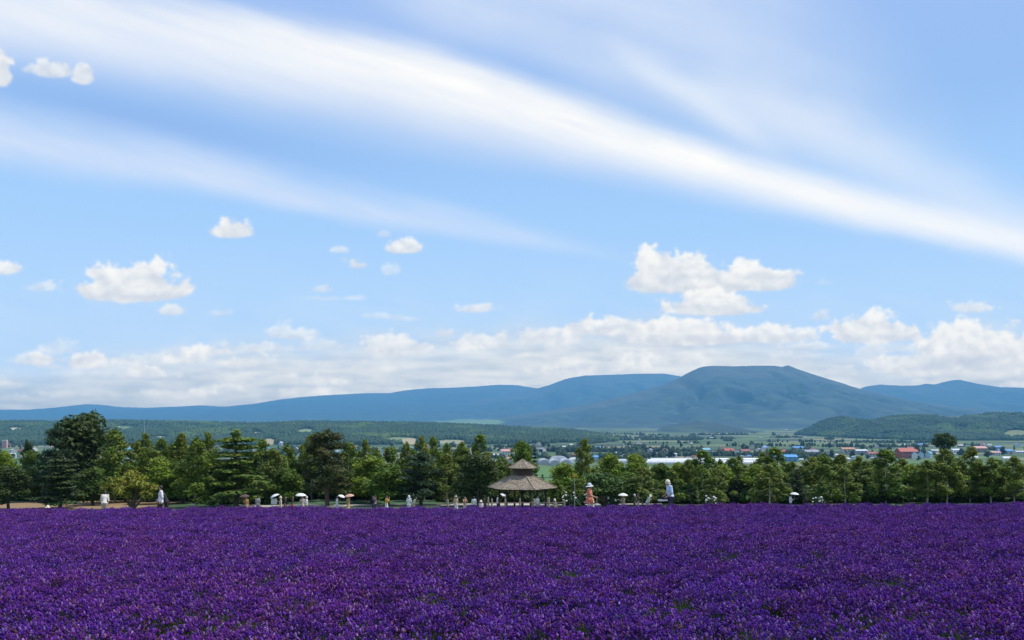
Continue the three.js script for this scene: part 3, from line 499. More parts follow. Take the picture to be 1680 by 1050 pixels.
namedHouse(1412, 744, 18, 6, 'pale', 'grey', 'pale flat-looking hall next to the tan-roofed long house', 0.03, 'hall', 'hall');
namedHouse(1647, 745, 22, 7, 'blue', 'grey', 'deep blue roofed long building near the right edge', 0.04, 'hall', 'hall');
namedHouse(1636, 738, 14, 6, 'blue', 'grey', 'smaller blue-roofed house behind the long blue-roofed one at the right', 0.3);
namedHouse(1632, 747, 15, 6, 'pink', 'white', 'white house with pale pink front below the blue-roofed long building', 0.1);
namedHouse(1606, 742, 20, 9, 'pink', 'brown', 'pinkish brown house right of the lone round tree', 0.2);
namedHouse(1672, 744, 14, 4, 'pale', 'white', 'long white shed at the right edge of the town', 0.05, 'shed', 'shed');
namedHouse(1538, 742, 22, 4, 'pale', 'white', 'long white shed left of the lone round tree', 0.03, 'shed', 'shed');
namedHouse(1567, 743, 14, 6, 'pale', 'pale', 'white-roofed house just right of the lone round tree', 0.2);
namedHouse(1158, 744, 12, 8, 'teal', 'pale', 'teal-roofed house left of the utility pole', 0.2);
namedHouse(730, 762, 17, 9, 'pale', 'white', 'white house glimpsed through the birches left of the pavilion', 0.05);
namedHouse(766, 745, 12, 6, 'pink', 'cream', 'pink-roofed house over the treetops left of the pavilion', 0.3);
namedHouse(828, 747, 15, 9, 'pink', 'white', 'dusty pink roofed house above the pavilion to its left', 0.5);
namedHouse(833, 757, 7, 6, 'orange', 'cream', 'small orange-roofed house directly above the pavilion', 0.5);
namedHouse(817, 762, 9, 7, 'pale', 'white', 'white house half hidden by leaves left of the pavilion top', 0.2);
namedHouse(923, 736, 11, 4, 'pale', 'white', 'small bright white hall beyond the greenhouses near the hill foot', 0.02, 'hall', 'hall');
namedHouse(981, 738, 12, 5, 'teal', 'pale', 'pale blue roofed house beyond the tall slender birch', 0.1);
namedHouse(975, 756, 11, 8, 'bright', 'pale', 'light blue house just right of the tall slender birch', 0.2);
namedHouse(944, 752, 14, 8, 'brown', 'brown', 'rusty brown house touching the tall slender birch from the left', 0.3);
namedHouse(1086, 748, 10, 7, 'maroon', 'white', 'white-walled house with maroon roof left of the round dark town tree', 0.4);
namedHouse(20, 751, 11, 7, 'pale', 'white', 'white house half hidden at the left edge below the pink tower block', 0.3);
namedHouse(445, 747, 8, 6, 'bright', 'pale', 'small light blue roofed house seen right of the layered tree', 0.2);
namedHouse(212, 743, 12, 8, 'teal', 'white', 'pale house with green-blue roof right of the tallest tree', 0.3);
namedHouse(283, 744, 10, 7, 'maroon', 'white', 'white house with dull red roof between the left birches', 0.5);
{                                                             // pink tower block
  const d = dTown(735), m = d / F, o = thing('tower_block', X(8, d), groundY(X(8, d), d), -d, 0.15), w = 7 * m, h = 12 * m;
  mesh('wall', new THREE.BoxGeometry(w, h, w * 0.8).translate(0, h / 2, 0), wallMats.pink, o);
  mesh('roof', new THREE.BoxGeometry(w * 1.05, h * 0.1, w * 0.85).translate(0, h * 1.05 + 0.02, 0), wallMats.white, o);
  for (let f = 0; f < 6; f++) for (let k = -1; k <= 1; k++) mesh('window', new THREE.BoxGeometry(w * 0.2, h * 0.07, 0.2), glassMat, o).position.set(k * w * 0.3, h * (0.12 + f * 0.15), w * 0.4 + 0.02);
  tag(o, 'pink tower block standing above the treetops at the left edge', 'tower block');
}
{                                                             // greenhouses
  const film = new THREE.MeshPhysicalMaterial({ color: rgb(0.60, 0.63, 0.66), roughness: 0.45, specularIntensity: 0.5 }), filmW = std(0.82, 0.83, 0.84, 0.5), hoopM = std(0.3, 0.32, 0.34, 0.5), endM = std(0.36, 0.39, 0.42, 0.6);
  const arch = (w, h, n = 14) => [...Array(n + 1)].map((_, i) => { const a = Math.PI * i / n; return new THREE.Vector2(-Math.cos(a) * w / 2, Math.pow(Math.sin(a), 0.75) * h); });
  const tunnel = (px, base, wpx, hpx, len, turn, label, white, group) => {
    const d = dTown(base), m = d / F, w = wpx * m, h = hpx * m, o = thing('greenhouse', X(px, d), groundY(X(px, d), d), -d, turn);
    const shape = new THREE.Shape(arch(w, h));
    mesh('cover', new THREE.ExtrudeGeometry(shape, { depth: len, bevelEnabled: false, curveSegments: 1 }).translate(0, 0, -len), white ? filmW : film, o);
    mesh('end_wall', new THREE.ExtrudeGeometry(new THREE.Shape(arch(w * 0.94, h * 0.95)), { depth: 0.15, bevelEnabled: false }).translate(0, 0, 0.01), white ? filmW : endM, o);
    for (let k = 0; k < 8; k++) mesh('hoop', new THREE.TubeGeometry(new THREE.CatmullRomCurve3(arch(w * 1.005, h * 1.008).map((p) => new THREE.Vector3(p.x, p.y, 0))), 14, 0.12, 4), hoopM, o).position.z = -len * (k + 0.5) / 8;
    return tag(o, label, 'greenhouse', group);
  };
  tunnel(893, 762.5, 17, 8.5, 60, 0, 'grey film greenhouse nearest the pavilion roof, gable end facing');
  tunnel(911, 763, 17, 8.5, 60, 0, 'second grey film greenhouse from the pavilion');
  tunnel(929, 762.5, 17, 8.5, 60, 0, 'third grey film greenhouse, left of the tall slender birch');
  tunnel(918, 757.5, 30, 8.5, 40, 0, 'tallest white domed greenhouse behind the grey ones', true);
  tunnel(945, 759.5, 18, 7, 60, 0, 'white greenhouse directly behind the tall slender birch', true);
  const long = (px, base, wpx, hpx, label, white) => { const d = dTown(base), m = d / F; const o = tunnel(px, base, 9 / m * m * 1.0, hpx, wpx * m, -Math.PI / 2, label, white); o.position.x = X(px - wpx / 2, d); };
  long(1022, 760, 24, 7, 'short pale greenhouse between two bright green trees');
  long(1112, 760.5, 104, 4.5, 'front row of the long grey greenhouses at centre right', false);
  long(1112, 758, 100, 4.5, 'middle row of the long grey greenhouses at centre right', true);
  long(1116, 755.5, 98, 4.2, 'rear row of the long grey greenhouses at centre right', false);
  long(1205, 757.5, 92, 6, 'long white greenhouse below the bright red roofed house', true);
  long(1205, 760, 84, 4.5, 'long white greenhouse in front of the one below the red roofed house', true);
  long(1592, 752, 22, 4, 'low white greenhouse right of the lone round tree', true);
  long(1652, 753, 16, 4, 'short white greenhouse on the green field at the right', true);
}
const TOWN_MARKS = [[8, 735, 'pink tower block'], [120, 740, 'tallest tree'], [237, 742, 'radio mast'], [322, 742, 'white-footed birch'], [387, 740, 'big layered tree'], [441, 728, 'pale hill clearing'], [537, 742, 'brown-green pine'], [610, 745, 'bright wide tree'], [667, 730, 'tan hill clearing'], [690, 742, 'bushy dark pine'], [730, 760, 'half hidden white house'], [787, 742, 'dark round tree'], [828, 747, 'dusty pink roof'], [857, 738, 'tree behind the pavilion'], [918, 760, 'domed greenhouse'], [923, 736, 'bright white hall'], [958, 745, 'tall slender birch'], [981, 738, 'pale blue roof'], [1044, 750, 'shorter utility pole'], [1086, 748, 'maroon roof'], [1102, 748, 'nearly black round tree'], [1112, 765, 'long grey greenhouses'], [1158, 744, 'teal roof'], [1180, 750, 'tall utility pole'], [1193, 746, 'bright red roof'], [1222, 745, 'dark red roof'], [1254, 739, 'steep blue roof'], [1294, 755, 'bright blue warehouse'], [1308, 739, 'blue-roofed hall'], [1330, 747, 'grey-blue warehouse'], [1365, 745, 'dark fir-like tree'], [1390, 741, 'tan-roofed long house'], [1412, 743, 'pale hall'], [1430, 749, 'maroon-roofed grey house'], [1487, 750, 'large red building'], [1511, 752, 'bright blue sheds'], [1549, 738, 'lone round tree'], [1606, 741, 'pinkish brown house'], [1647, 744, 'deep blue long roof'], [1672, 744, 'long white shed']];
{                                                             // ordinary houses of the town
  const r = rng(991), zones = [[-60, 330, 'seen between the trees at the left'], [330, 620, 'seen over the treetops left of centre'], [620, 880, 'seen over the treetops beside the pavilion'], [880, 1060, 'beyond the domed greenhouses'], [1060, 1260, 'beyond the long greenhouses'], [1260, 1480, 'around the bright blue warehouse'], [1480, 1740, 'near the lone round tree']];
  const roofs = ['grey', 'pale', 'maroon', 'blue', 'brown', 'grey', 'red', 'teal', 'pale', 'green', 'grey'], say = { grey: 'grey', pale: 'whitish', maroon: 'maroon', blue: 'blue', brown: 'brown', red: 'red', teal: 'teal', green: 'green' };
  for (let i = 0, n = 0; i < 2400 && n < 205; i++) {
    const px = -60 + r() * 1800, t = r(), base = 729 + Math.pow(t, 0.8) * 30, wpx = 3 + r() * 4.5 + (base - 729) * 0.08;
    if (base > 752 && px > 880 && px < 1250) continue;
    if (base < 736 && px > 1040 && px < 1400 && r() < 0.4) continue;
    if (base > 748 && px > 1560) continue;
    if (taken2.some(([a, b, w]) => Math.abs(px - a) < (wpx + w) / 2 + 1 && Math.abs(base - b) < 5)) continue;
    taken2.push([px, base, wpx]); n++;
    const d = dTown(base), m = d / F, roof = roofs[Math.floor(r() * roofs.length)], zone = zones.find((z) => px >= z[0] && px < z[1])[2], wall = ['white', 'cream', 'white', 'grey', 'brown', 'pale'][Math.floor(r() * 6)];
    house('house', X(px, d), d, wpx * m, (3 + r() * 2) * m * 1.25, 8 + r() * 4, r() * 3, roof, wall, (wpx < 4.5 ? 'tiny ' : wpx < 6.5 ? 'small ' : 'broader ') + say[roof] + '-roofed house with ' + wall + ' walls ' + beside(px, base, TOWN_MARKS), 'houses of the town ' + zone);
  }
}
{                                                             // farmhouses on the rising fields under the volcano
  const FARM_MARKS = [[1120, 700, 'wooded hump'], [1180, 735, 'tall utility pole'], [1254, 733, 'steep blue roof'], [1300, 712, 'folded hill'], [1215, 712, 'pale fields']];
  const r = rng(4), D = (py) => { let d = 3500; while (HOR + dropAt(0, d) * F / d > py && d < 9000) d += 20; return d; };
  for (const [px, py] of [[1168, 720], [1182, 721], [1150, 722], [1212, 709], [1232, 708], [1268, 725], [1247, 722], [1290, 707], [1107, 728], [1200, 729], [1320, 729], [1300, 728]]) { const d = D(py), m = d / F; house('farmhouse', X(px, d), d, (3 + r() * 4) * m, 2.6 * m, 10, r() * 0.5, ['pale', 'maroon', 'grey'][Math.floor(r() * 3)], 'white', 'tiny farm building ' + beside(px, py, FARM_MARKS), 'farm buildings on the rising fields', 'farmhouse'); }
}
{                                                             // trees among the houses
  const r = rng(515);
  const special = (px, top, base, w, v, label) => { const d = dTown(base), m = d / F; plant('town', v, 'town_tree', X(px, d), d, (base - top) * m, w * m, r() * 6, label); };
  special(1102, 737, 753, 18, 2, 'nearly black round tree among the houses above the long greenhouses');
  special(1073, 740, 753, 13, 2, 'dark tree left of the nearly black round one above the greenhouses');
  special(1365, 737, 752, 12, 2, 'dark fir-like tree among the houses below the bare earth patch');
  special(1398, 738, 752, 14, 2, 'rounded dark tree beside the pale hall');
  special(1445, 735, 754, 11, 2, 'dark pointed tree right of the dark red roofed house');
  special(1505, 729, 752, 14, 2, 'dark tree standing over the blue sheds');
  special(1622, 739, 752, 14, 0, 'dark bush-like tree between the pinkish house and the white one');
  special(1645, 732, 746, 14, 2, 'dark tree in front of the deep blue roofed long building');
  special(1548, 728, 746, 12, 0, 'dark tree at the foot of the lone round tree');
  for (let i = 0, n = 0; i < 1600 && n < 200; i++) {
    const px = -60 + r() * 1800, base = 731 + r() * 28, h = 4.5 + r() * 6.5; if (base > 752 && px > 880 && px < 1250) continue; if (base > 748 && px > 1570) continue;
    n++; const d = dTown(base), m = d / F, v = Math.floor(r() * 3);
    plant('town', v, 'town_tree', X(px, d), d, h * m, h * m * (v === 2 ? 0.55 : 0.9), r() * 6, (h < 7 ? 'low ' : h < 9 ? 'middling ' : 'taller ') + ['dark', 'green', 'blackish'][v] + ' town tree ' + beside(px, base, TOWN_MARKS), 'tree', 'trees among the town houses');
  }
}
{                                                             // utility poles, radio mast
  const wood = std(0.2, 0.17, 0.14), steel = std(0.4, 0.42, 0.44, 0.5, { metalness: 0.6 });
  const pole = (px, top, base, label, cross) => { const d = dTown(base), m = d / F, h = (base - top) * m, o = thing('utility_pole', X(px, d), groundY(X(px, d), d), -d, 0.2); mesh('pole', new THREE.CylinderGeometry(0.22, 0.4, h, 8).translate(0, h / 2, 0), wood, o); for (const y of cross) mesh('crossarm', new THREE.BoxGeometry(3.4, 0.3, 0.3), wood, o).position.set(0, h * y, 0.36); tag(o, label, 'utility pole'); };
  pole(1180, 731, 762, 'tall thin utility pole in front of the long white greenhouse', [0.93, 0.86]);
  pole(1044, 739, 757, 'shorter utility pole among the town trees at centre', [0.93]);
  const d = dTown(740), m = d / F, h = 52 * m, o = thing('radio_mast', X(237, d), groundY(X(237, d), d), -d);
  mesh('mast', new THREE.CylinderGeometry(0.35, 0.9, h, 6).translate(0, h / 2, 0), steel, o); mesh('antenna', new THREE.CylinderGeometry(0.1, 0.14, h * 0.1, 6).translate(0, h * 1.05, 0), steel, o);
  for (let k = 1; k < 6; k++) mesh('platform', new THREE.CylinderGeometry(1.1, 1.1, 0.3, 8), steel, o).position.y = h * k / 6;
  tag(o, 'thin grey radio mast rising out of the birches at the left', 'mast');
}

// ------------------------------------------------------------------ the trees behind the field, one by one
{
  const r = rng(2024);
  const TREES = [
    ['broadleaf', 2, -34, 742, 60, 100, 'dark tree cut by the left edge, behind the lowest brownish one'],
    ['broadleaf', 2, 14, 762, 64, 92, 'low brownish dark tree at the left edge, crown down to the ground'],
    ['broadleaf', 1, 8, 738, 44, 114, 'bright green rounded tree peeping over the brownish one at the left edge'],
    ['pine', 1, 44, 722, 38, 138, 'near-black pine top between the pink tower and the tallest tree'],
    ['broadleaf', 3, 52, 737, 54, 108, 'mid green tree filling the gap left of the tallest tree'],
    ['pine', 1, 92, 696, 62, 107, 'bluish dark pine against the left flank of the tallest tree'],
    ['broadleaf', 2, 140, 675, 104, 111, 'tallest tree of the picture, big dark broadleaf'],
    ['broadleaf', 2, 152, 671, 26, 113, 'dark leafy tuft breaking out of the top of the tallest tree'],
    ['birch', 0, 188, 702, 52, 104, 'birch with bare pale trunk against the right flank of the tallest tree'],
    ['layered', 1, 99, 744, 80, 94, 'dark tree with tiered boughs in front of the tallest tree'],
    ['broadleaf', 3, 152, 765, 56, 99, 'low mid green tree below the tallest tree, left of the yellow-green shrub'],
    ['broadleaf', 3, 176, 752, 50, 103, 'leafy tree between the tallest tree and the yellow-green shrub'],
    ['shrub', 0, 217, 769, 78, 90, 'yellow-green open shrub with many stems by the tan soil'],
    ['birch', 1, 240, 710, 28, 118, 'thin birch in front of the radio mast'],
    ['birch', 2, 266, 721, 32, 112, 'slender birch second to the right of the radio mast'],
    ['birch', 3, 298, 711, 34, 110, 'tall slim birch midway between radio mast and layered tree'],
    ['birch', 0, 322, 716, 46, 93, 'birch with white trunk foot left of the big layered tree'],
    ['birch', 1, 343, 709, 30, 108, 'narrow birch touching the left side of the big layered tree'],
    ['broadleaf', 1, 262, 748, 62, 101, 'bright green leafy tree right of the yellow-green shrub'],
    ['broadleaf', 0, 300, 752, 54, 102, 'fresh green leafy tree behind the white-footed birch'],
    ['layered', 0, 387, 705, 112, 95, 'big layered tree with bright tiered boughs and dark shade below'],
    ['birch', 2, 430, 722, 34, 106, 'slim birch beside the right edge of the big layered tree'],
    ['birch', 3, 452, 738, 40, 100, 'short bushy birch below the pale hill clearing'],
    ['birch', 0, 471, 727, 36, 105, 'birch midway between the layered tree and the brown-green pine'],
    ['broadleaf', 0, 470, 765, 54, 99, 'low leafy tree behind the white signboard'],
    ['pine', 2, 537, 704, 96, 95, 'big brown-green pine with dark trunk left of centre'],
    ['birch', 1, 511, 712, 42, 105, 'tall blue-green birch leaning on the left of the brown-green pine'],
    ['birch', 2, 572, 727, 34, 106, 'birch at the right edge of the brown-green pine'],
    ['birch', 3, 600, 721, 24, 108, 'narrow pointed birch between the two big pines'],
    ['broadleaf', 1, 610, 746, 72, 100, 'bright green wide tree between the two big pines'],
    ['broadleaf', 0, 637, 757, 70, 95, 'rounded green tree left of the bushy dark pine'],
    ['birch', 0, 667, 724, 28, 108, 'thin birch before the tan hill clearing'],
    ['pine', 1, 690, 741, 88, 95, 'bushy dark pine behind the visitor in white'],
    ['birch', 1, 691, 715, 30, 110, 'tall narrow birch standing behind the bushy dark pine'],
    ['birch', 2, 711, 718, 26, 107, 'narrow birch just right of the bushy dark pine top'],
    ['birch', 3, 733, 745, 40, 96, 'birch with pale stem in front of the half hidden white house'],
    ['birch', 0, 733, 726, 26, 113, 'faint birch above the half hidden white house'],
    ['birch', 1, 757, 725, 28, 109, 'birch between the white house and the dark round tree'],
    ['birch', 2, 787, 713, 30, 108, 'tall birch rising above the dark round tree left of the pavilion'],
    ['broadleaf', 2, 785, 742, 68, 93, 'dark round tree immediately left of the pavilion'],
    ['broadleaf', 3, 822, 748, 50, 104, 'green tree behind the left slope of the pavilion roof'],
    ['birch', 3, 838, 760, 36, 100, 'low birch right behind the pavilion cap'],
    ['broadleaf', 0, 856, 720, 48, 113, 'tall yellow-green tree standing behind the pavilion'],
    ['spruce', 0, 877, 732, 16, 190, 'dark narrow conifer right of the tall tree behind the pavilion'],
    ['spruce', 1, 890, 776, 17, 104, 'little dark fir by the right slope of the pavilion roof'],
    ['broadleaf', 1, 926, 758, 58, 97, 'bright green tree right of the pavilion behind the yellow sign'],
    ['birch', 0, 914, 786, 32, 91, 'low birch beside the right end of the pavilion'],
    ['birch', 1, 958, 719, 30, 98, 'tall slender birch with long pale trunk above the woman in orange'],
    ['birch', 2, 944, 785, 30, 89, 'low birch around the yellow sign post'],
    ['shrub', 1, 992, 772, 82, 90, 'dark green dome-shaped bush right behind the woman in orange'],
    ['broadleaf', 1, 1002, 742, 50, 104, 'bright green tree above the dark dome-shaped bush'],
    ['broadleaf', 1, 1043, 742, 52, 104, 'bright green tree behind the large white parasol'],
    ['broadleaf', 0, 1030, 772, 50, 98, 'lower green tree between dome-shaped bush and pale-stemmed birch'],
    ['birch', 3, 1054, 766, 44, 92, 'birch with pale stem between the large white parasol and the man'],
    ['broadleaf', 0, 1086, 757, 48, 100, 'fresh green tree left of the man in the pale blue shirt'],
    ['broadleaf', 1, 1114, 757, 44, 99, 'bright tree right behind the head of the man in pale blue'],
    ['birch', 0, 1102, 770, 34, 93, 'thin birch directly behind the man in the pale blue shirt'],
    ['birch', 1, 1128, 753, 26, 98, 'narrow birch first to the right of the man in pale blue'],
    ['birch', 2, 1152, 739, 38, 96, 'tall birch in front of the teal-roofed house'],
    ['broadleaf', 1, 1187, 760, 46, 97, 'bright sunlit tree below the utility pole'],
    ['spruce', 0, 1210, 776, 40, 95, 'dark fir in the row, below the maroon roofed house'],
    ['birch', 3, 1176, 768, 38, 89, 'front birch with pale stem below the utility pole'],
    ['birch', 0, 1212, 747, 26, 108, 'thin birch top rising before the long white greenhouse'],
    ['broadleaf', 1, 1240, 760, 46, 95, 'bright sunlit tree right of the dark fir'],
    ['birch', 1, 1252, 741, 32, 106, 'birch whose top meets the small steep blue roof'],
    ['birch', 2, 1270, 735, 40, 98, 'tall full birch left of the bright blue warehouse'],
    ['birch', 3, 1262, 762, 40, 89, 'front birch with pale stem left of the white parasol at right'],
    ['birch', 0, 1299, 756, 36, 100, 'birch crown below the bright blue warehouse'],
    ['spruce', 1, 1307, 768, 46, 93, 'dark fir right behind the lone white parasol at the right'],
    ['birch', 1, 1330, 749, 40, 99, 'birch below the grey-blue roofed building'],
    ['broadleaf', 0, 1350, 742, 48, 103, 'rounded green tree left of the dark fir-like town tree'],
    ['birch', 2, 1353, 762, 40, 90, 'front birch with pale stem right of the dark fir and parasol'],
    ['birch', 3, 1379, 745, 40, 97, 'birch below the tan-roofed long house'],
    ['birch', 0, 1386, 764, 40, 88, 'front birch with the whitest stem, below the tan-roofed long house'],
    ['birch', 1, 1411, 748, 38, 98, 'birch below the pale hall'],
    ['broadleaf', 0, 1428, 756, 46, 102, 'leafy tree below the dark red roofed house at right'],
    ['birch', 2, 1453, 738, 48, 94, 'broad birch with forked white stem left of the large red building'],
    ['birch', 3, 1478, 752, 38, 101, 'birch in front of the large red building'],
    ['broadleaf', 1, 1496, 759, 42, 98, 'sunlit leafy tree below the blue sheds'],
    ['birch', 0, 1521, 754, 46, 92, 'birch with thin stem between the blue sheds and the lone round tree'],
    ['birch', 1, 1553, 736, 40, 93, 'birch with white stem below the lone round tree'],
    ['birch', 2, 1577, 758, 36, 100, 'low birch between the lone round tree and the spiky one'],
    ['birch', 3, 1592, 733, 40, 94, 'tall spiky birch in front of the pinkish brown house'],
    ['birch', 0, 1626, 750, 42, 93, 'birch below the white house with the pink front'],
    ['broadleaf', 0, 1646, 760, 42, 102, 'leafy tree below the deep blue roofed long building'],
    ['birch', 1, 1664, 748, 40, 92, 'last pale-stemmed birch before the right edge'],
    ['birch', 2, 1702, 742, 44, 94, 'birch cut by the right edge'],
  ];
  for (const [kind, v, px, top, w, d, label] of TREES) {
    const x = X(px, d), h = (groundY(x, d) < Y(top, d)) ? Y(top, d) - groundY(x, d) : 2;
    plant(kind, v, { birch: 'birch_tree', broadleaf: 'broadleaf_tree', layered: 'layered_tree', pine: 'pine_tree', spruce: 'fir_tree', shrub: 'shrub' }[kind], x, d, h, w * d / F * (kind === 'birch' ? 1.45 : 1.15), r() * 6.28, label, kind === 'shrub' ? 'shrub' : 'tree');
  }
  {
    const d = 250, x = X(1549, d), h = Y(708, d) - groundY(x, d);
    plant('lone', 0, 'lone_tree', x, d, h, 38 * d / F, 1.1, 'lone tall tree with round dark crown standing above the right row', 'tree');
  }
  const ROW = [[14, 'brownish edge tree'], [99, 'dark tiered tree'], [152, 'tallest tree'], [217, 'yellow-green shrub'], [240, 'radio mast'], [298, 'tall slim birch'], [322, 'white-footed birch'], [387, 'big layered tree'], [430, 'slim birch by the layered tree'], [471, 'notice board'], [537, 'brown-green pine'], [571, 'peach parasol'], [610, 'bright wide tree'], [637, 'rounded green tree'], [690, 'bushy dark pine'], [733, 'pale-stemmed birch'], [787, 'dark round tree'], [857, 'pavilion'], [958, 'tall slender birch'], [992, 'dome-shaped bush'], [1054, 'large cream parasol'], [1101, 'man in pale blue'], [1152, 'teal roof'], [1187, 'utility pole'], [1210, 'dark fir'], [1270, 'tall full birch'], [1307, 'fir by the parasol'], [1353, 'pale-stemmed birch by the fir'], [1386, 'whitest birch stem'], [1453, 'forked birch'], [1487, 'large red building'], [1521, 'blue sheds'], [1549, 'lone round tree'], [1592, 'spiky birch'], [1626, 'pink-fronted house'], [1664, 'last pale-stemmed birch']].map(([a, n]) => [a, 760, n]);
  // second rank that closes the row behind
  const back = (x0, x1, step, top0, group, name) => { for (let px = x0; px < x1; px += step * (0.8 + r() * 0.4)) { const d = 106 + r() * 7, x = X(px, d), top = top0 + r() * 15; const v = [0, 3, 1, 3, 2][Math.floor(r() * 5)]; plant('broadleaf', v, name, x, d, Y(top, d) - groundY(x, d), (46 + r() * 18) * d / F, r() * 6, ['fresh green', 'bright green', 'dark', 'mid green'][v] + ' rear tree ' + beside(px, 760, ROW), 'tree', group); } };
  back(205, 540, 36, 747, 'second rank of trees at left', 'rear_tree');
  back(560, 800, 36, 749, 'second rank of trees at centre', 'rear_tree');
  back(1030, 1720, 32, 758, 'second rank of trees at right', 'rear_tree');
  const thin = (x0, x1, step, top0, group) => { for (let px = x0; px < x1; px += step * (0.7 + r() * 0.6)) { const d = 103 + r() * 9, x = X(px, d), top = top0 + r() * 20; plant('birch', Math.floor(r() * 4), 'rear_birch', x, d, Y(top, d) - groundY(x, d), (44 + r() * 18) * d / F, r() * 6, (top - top0 < 9 ? 'higher' : 'lower') + ' rear birch ' + beside(px, 760, ROW), 'tree', group); } };
  thin(222, 350, 17, 724, 'crowded birches at left');
  thin(425, 500, 18, 732, 'crowded birches left of the pine');
  thin(575, 800, 19, 730, 'crowded birches left of the pavilion');
  thin(1140, 1710, 21, 749, 'crowded birches at right');
  // undergrowth: leafy scrub under the rows, nobody could count it
  const scrub = crownGeo([[0, 0.35, 0, 0.9, 0.55, 0.7], [0.6, 0.25, 0.2, 0.6, 0.4, 0.5], [-0.6, 0.3, -0.1, 0.6, 0.45, 0.5]], 420, 0.22, [0.06, 0.11, 0.018], 777, { fill: 1 });
  const spots = [];
  for (let px = 1080; px < 1720; px += 5) for (let k = 0; k < 3; k++) spots.push([px + r() * 5, 95 + r() * 12, 1.5 + r() * 0.9]);
  for (let px = 905; px < 1080; px += 5) for (let k = 0; k < 2; k++) spots.push([px + r() * 5, 96 + r() * 10, 1.2 + r() * 0.9]);
  for (let px = 720; px < 905; px += 6) spots.push([px + r() * 5, 100 + r() * 10, 1.2 + r() * 0.9]);
  for (let px = -60; px < 730; px += 5) for (let k = 0; k < 2; k++) spots.push([px + r() * 5, 110.5 + r() * 4, 1.1 + r() * 0.8]);
  for (let px = 330; px < 460; px += 5) spots.push([px + r() * 5, 98 + r() * 8, 0.7 + r() * 0.5]);
  const im = new THREE.InstancedMesh(scrub, leafMat, spots.length), o = new THREE.Object3D(), c = new THREE.Color();
  spots.forEach(([px, d, s], i) => { const x = X(px, d); o.position.set(x, groundY(x, d), -d); o.rotation.y = r() * 6.28; o.scale.set(s, s, s); o.updateMatrix(); im.setMatrixAt(i, o.matrix); const k = 0.7 + r() * 0.6; im.setColorAt(i, c.setRGB(k, k, k)); });
  im.name = numbered('undergrowth'); im.castShadow = im.receiveShadow = true; scene.add(im);
  tag(im, 'leafy green scrub filling the ground under the tree rows', 'undergrowth', null, 'stuff');
  // white flowering shrubs by the path
  const fl = (px, d, top, label) => {
    const x = X(px, d), h = Y(top, d) - groundY(x, d), g = thing('flowering_shrub', x, groundY(x, d), -d, r() * 6), s = h / 1.5;
    mesh('foliage', crownGeo([[0, 0.7, 0, 0.6, 0.7, 0.6], [0.4, 0.4, 0, 0.5, 0.4, 0.5], [-0.4, 0.5, 0.1, 0.5, 0.5, 0.5]], 500, 0.16, [0.04, 0.085, 0.025], Math.round(px), { fill: 1 }), leafMat, g).scale.setScalar(s);
    const bl = []; for (let k = 0; k < 14; k++) { const an = r() * 6.28, y = 0.5 + r() * 0.9; bl.push(new THREE.IcosahedronGeometry(0.07 + r() * 0.05, 1).scale(1, 0.75, 1).translate(Math.cos(an) * 0.6 * s, y * s, Math.sin(an) * 0.6 * s)); }
    const b = mesh('blossom', mergeGeometries(bl), std(0.75, 0.74, 0.68, 0.8), g); b.userData.kind = 'stuff';
    tag(g, label, 'shrub');
  };
  fl(935, 86, 806, 'shrub with white blossoms left of the thin stems under the yellow sign');
  fl(952, 88, 808, 'shrub with white blossoms just left of the woman in orange');
  fl(1006, 88, 812, 'shrub with few white blossoms between woman in orange and white parasol');
  fl(1165, 86, 813, 'shrub with white blossoms under the front birch below the utility pole');
  fl(1342, 86, 813, 'shrub with white blossoms right of the dark fir and parasol');
}

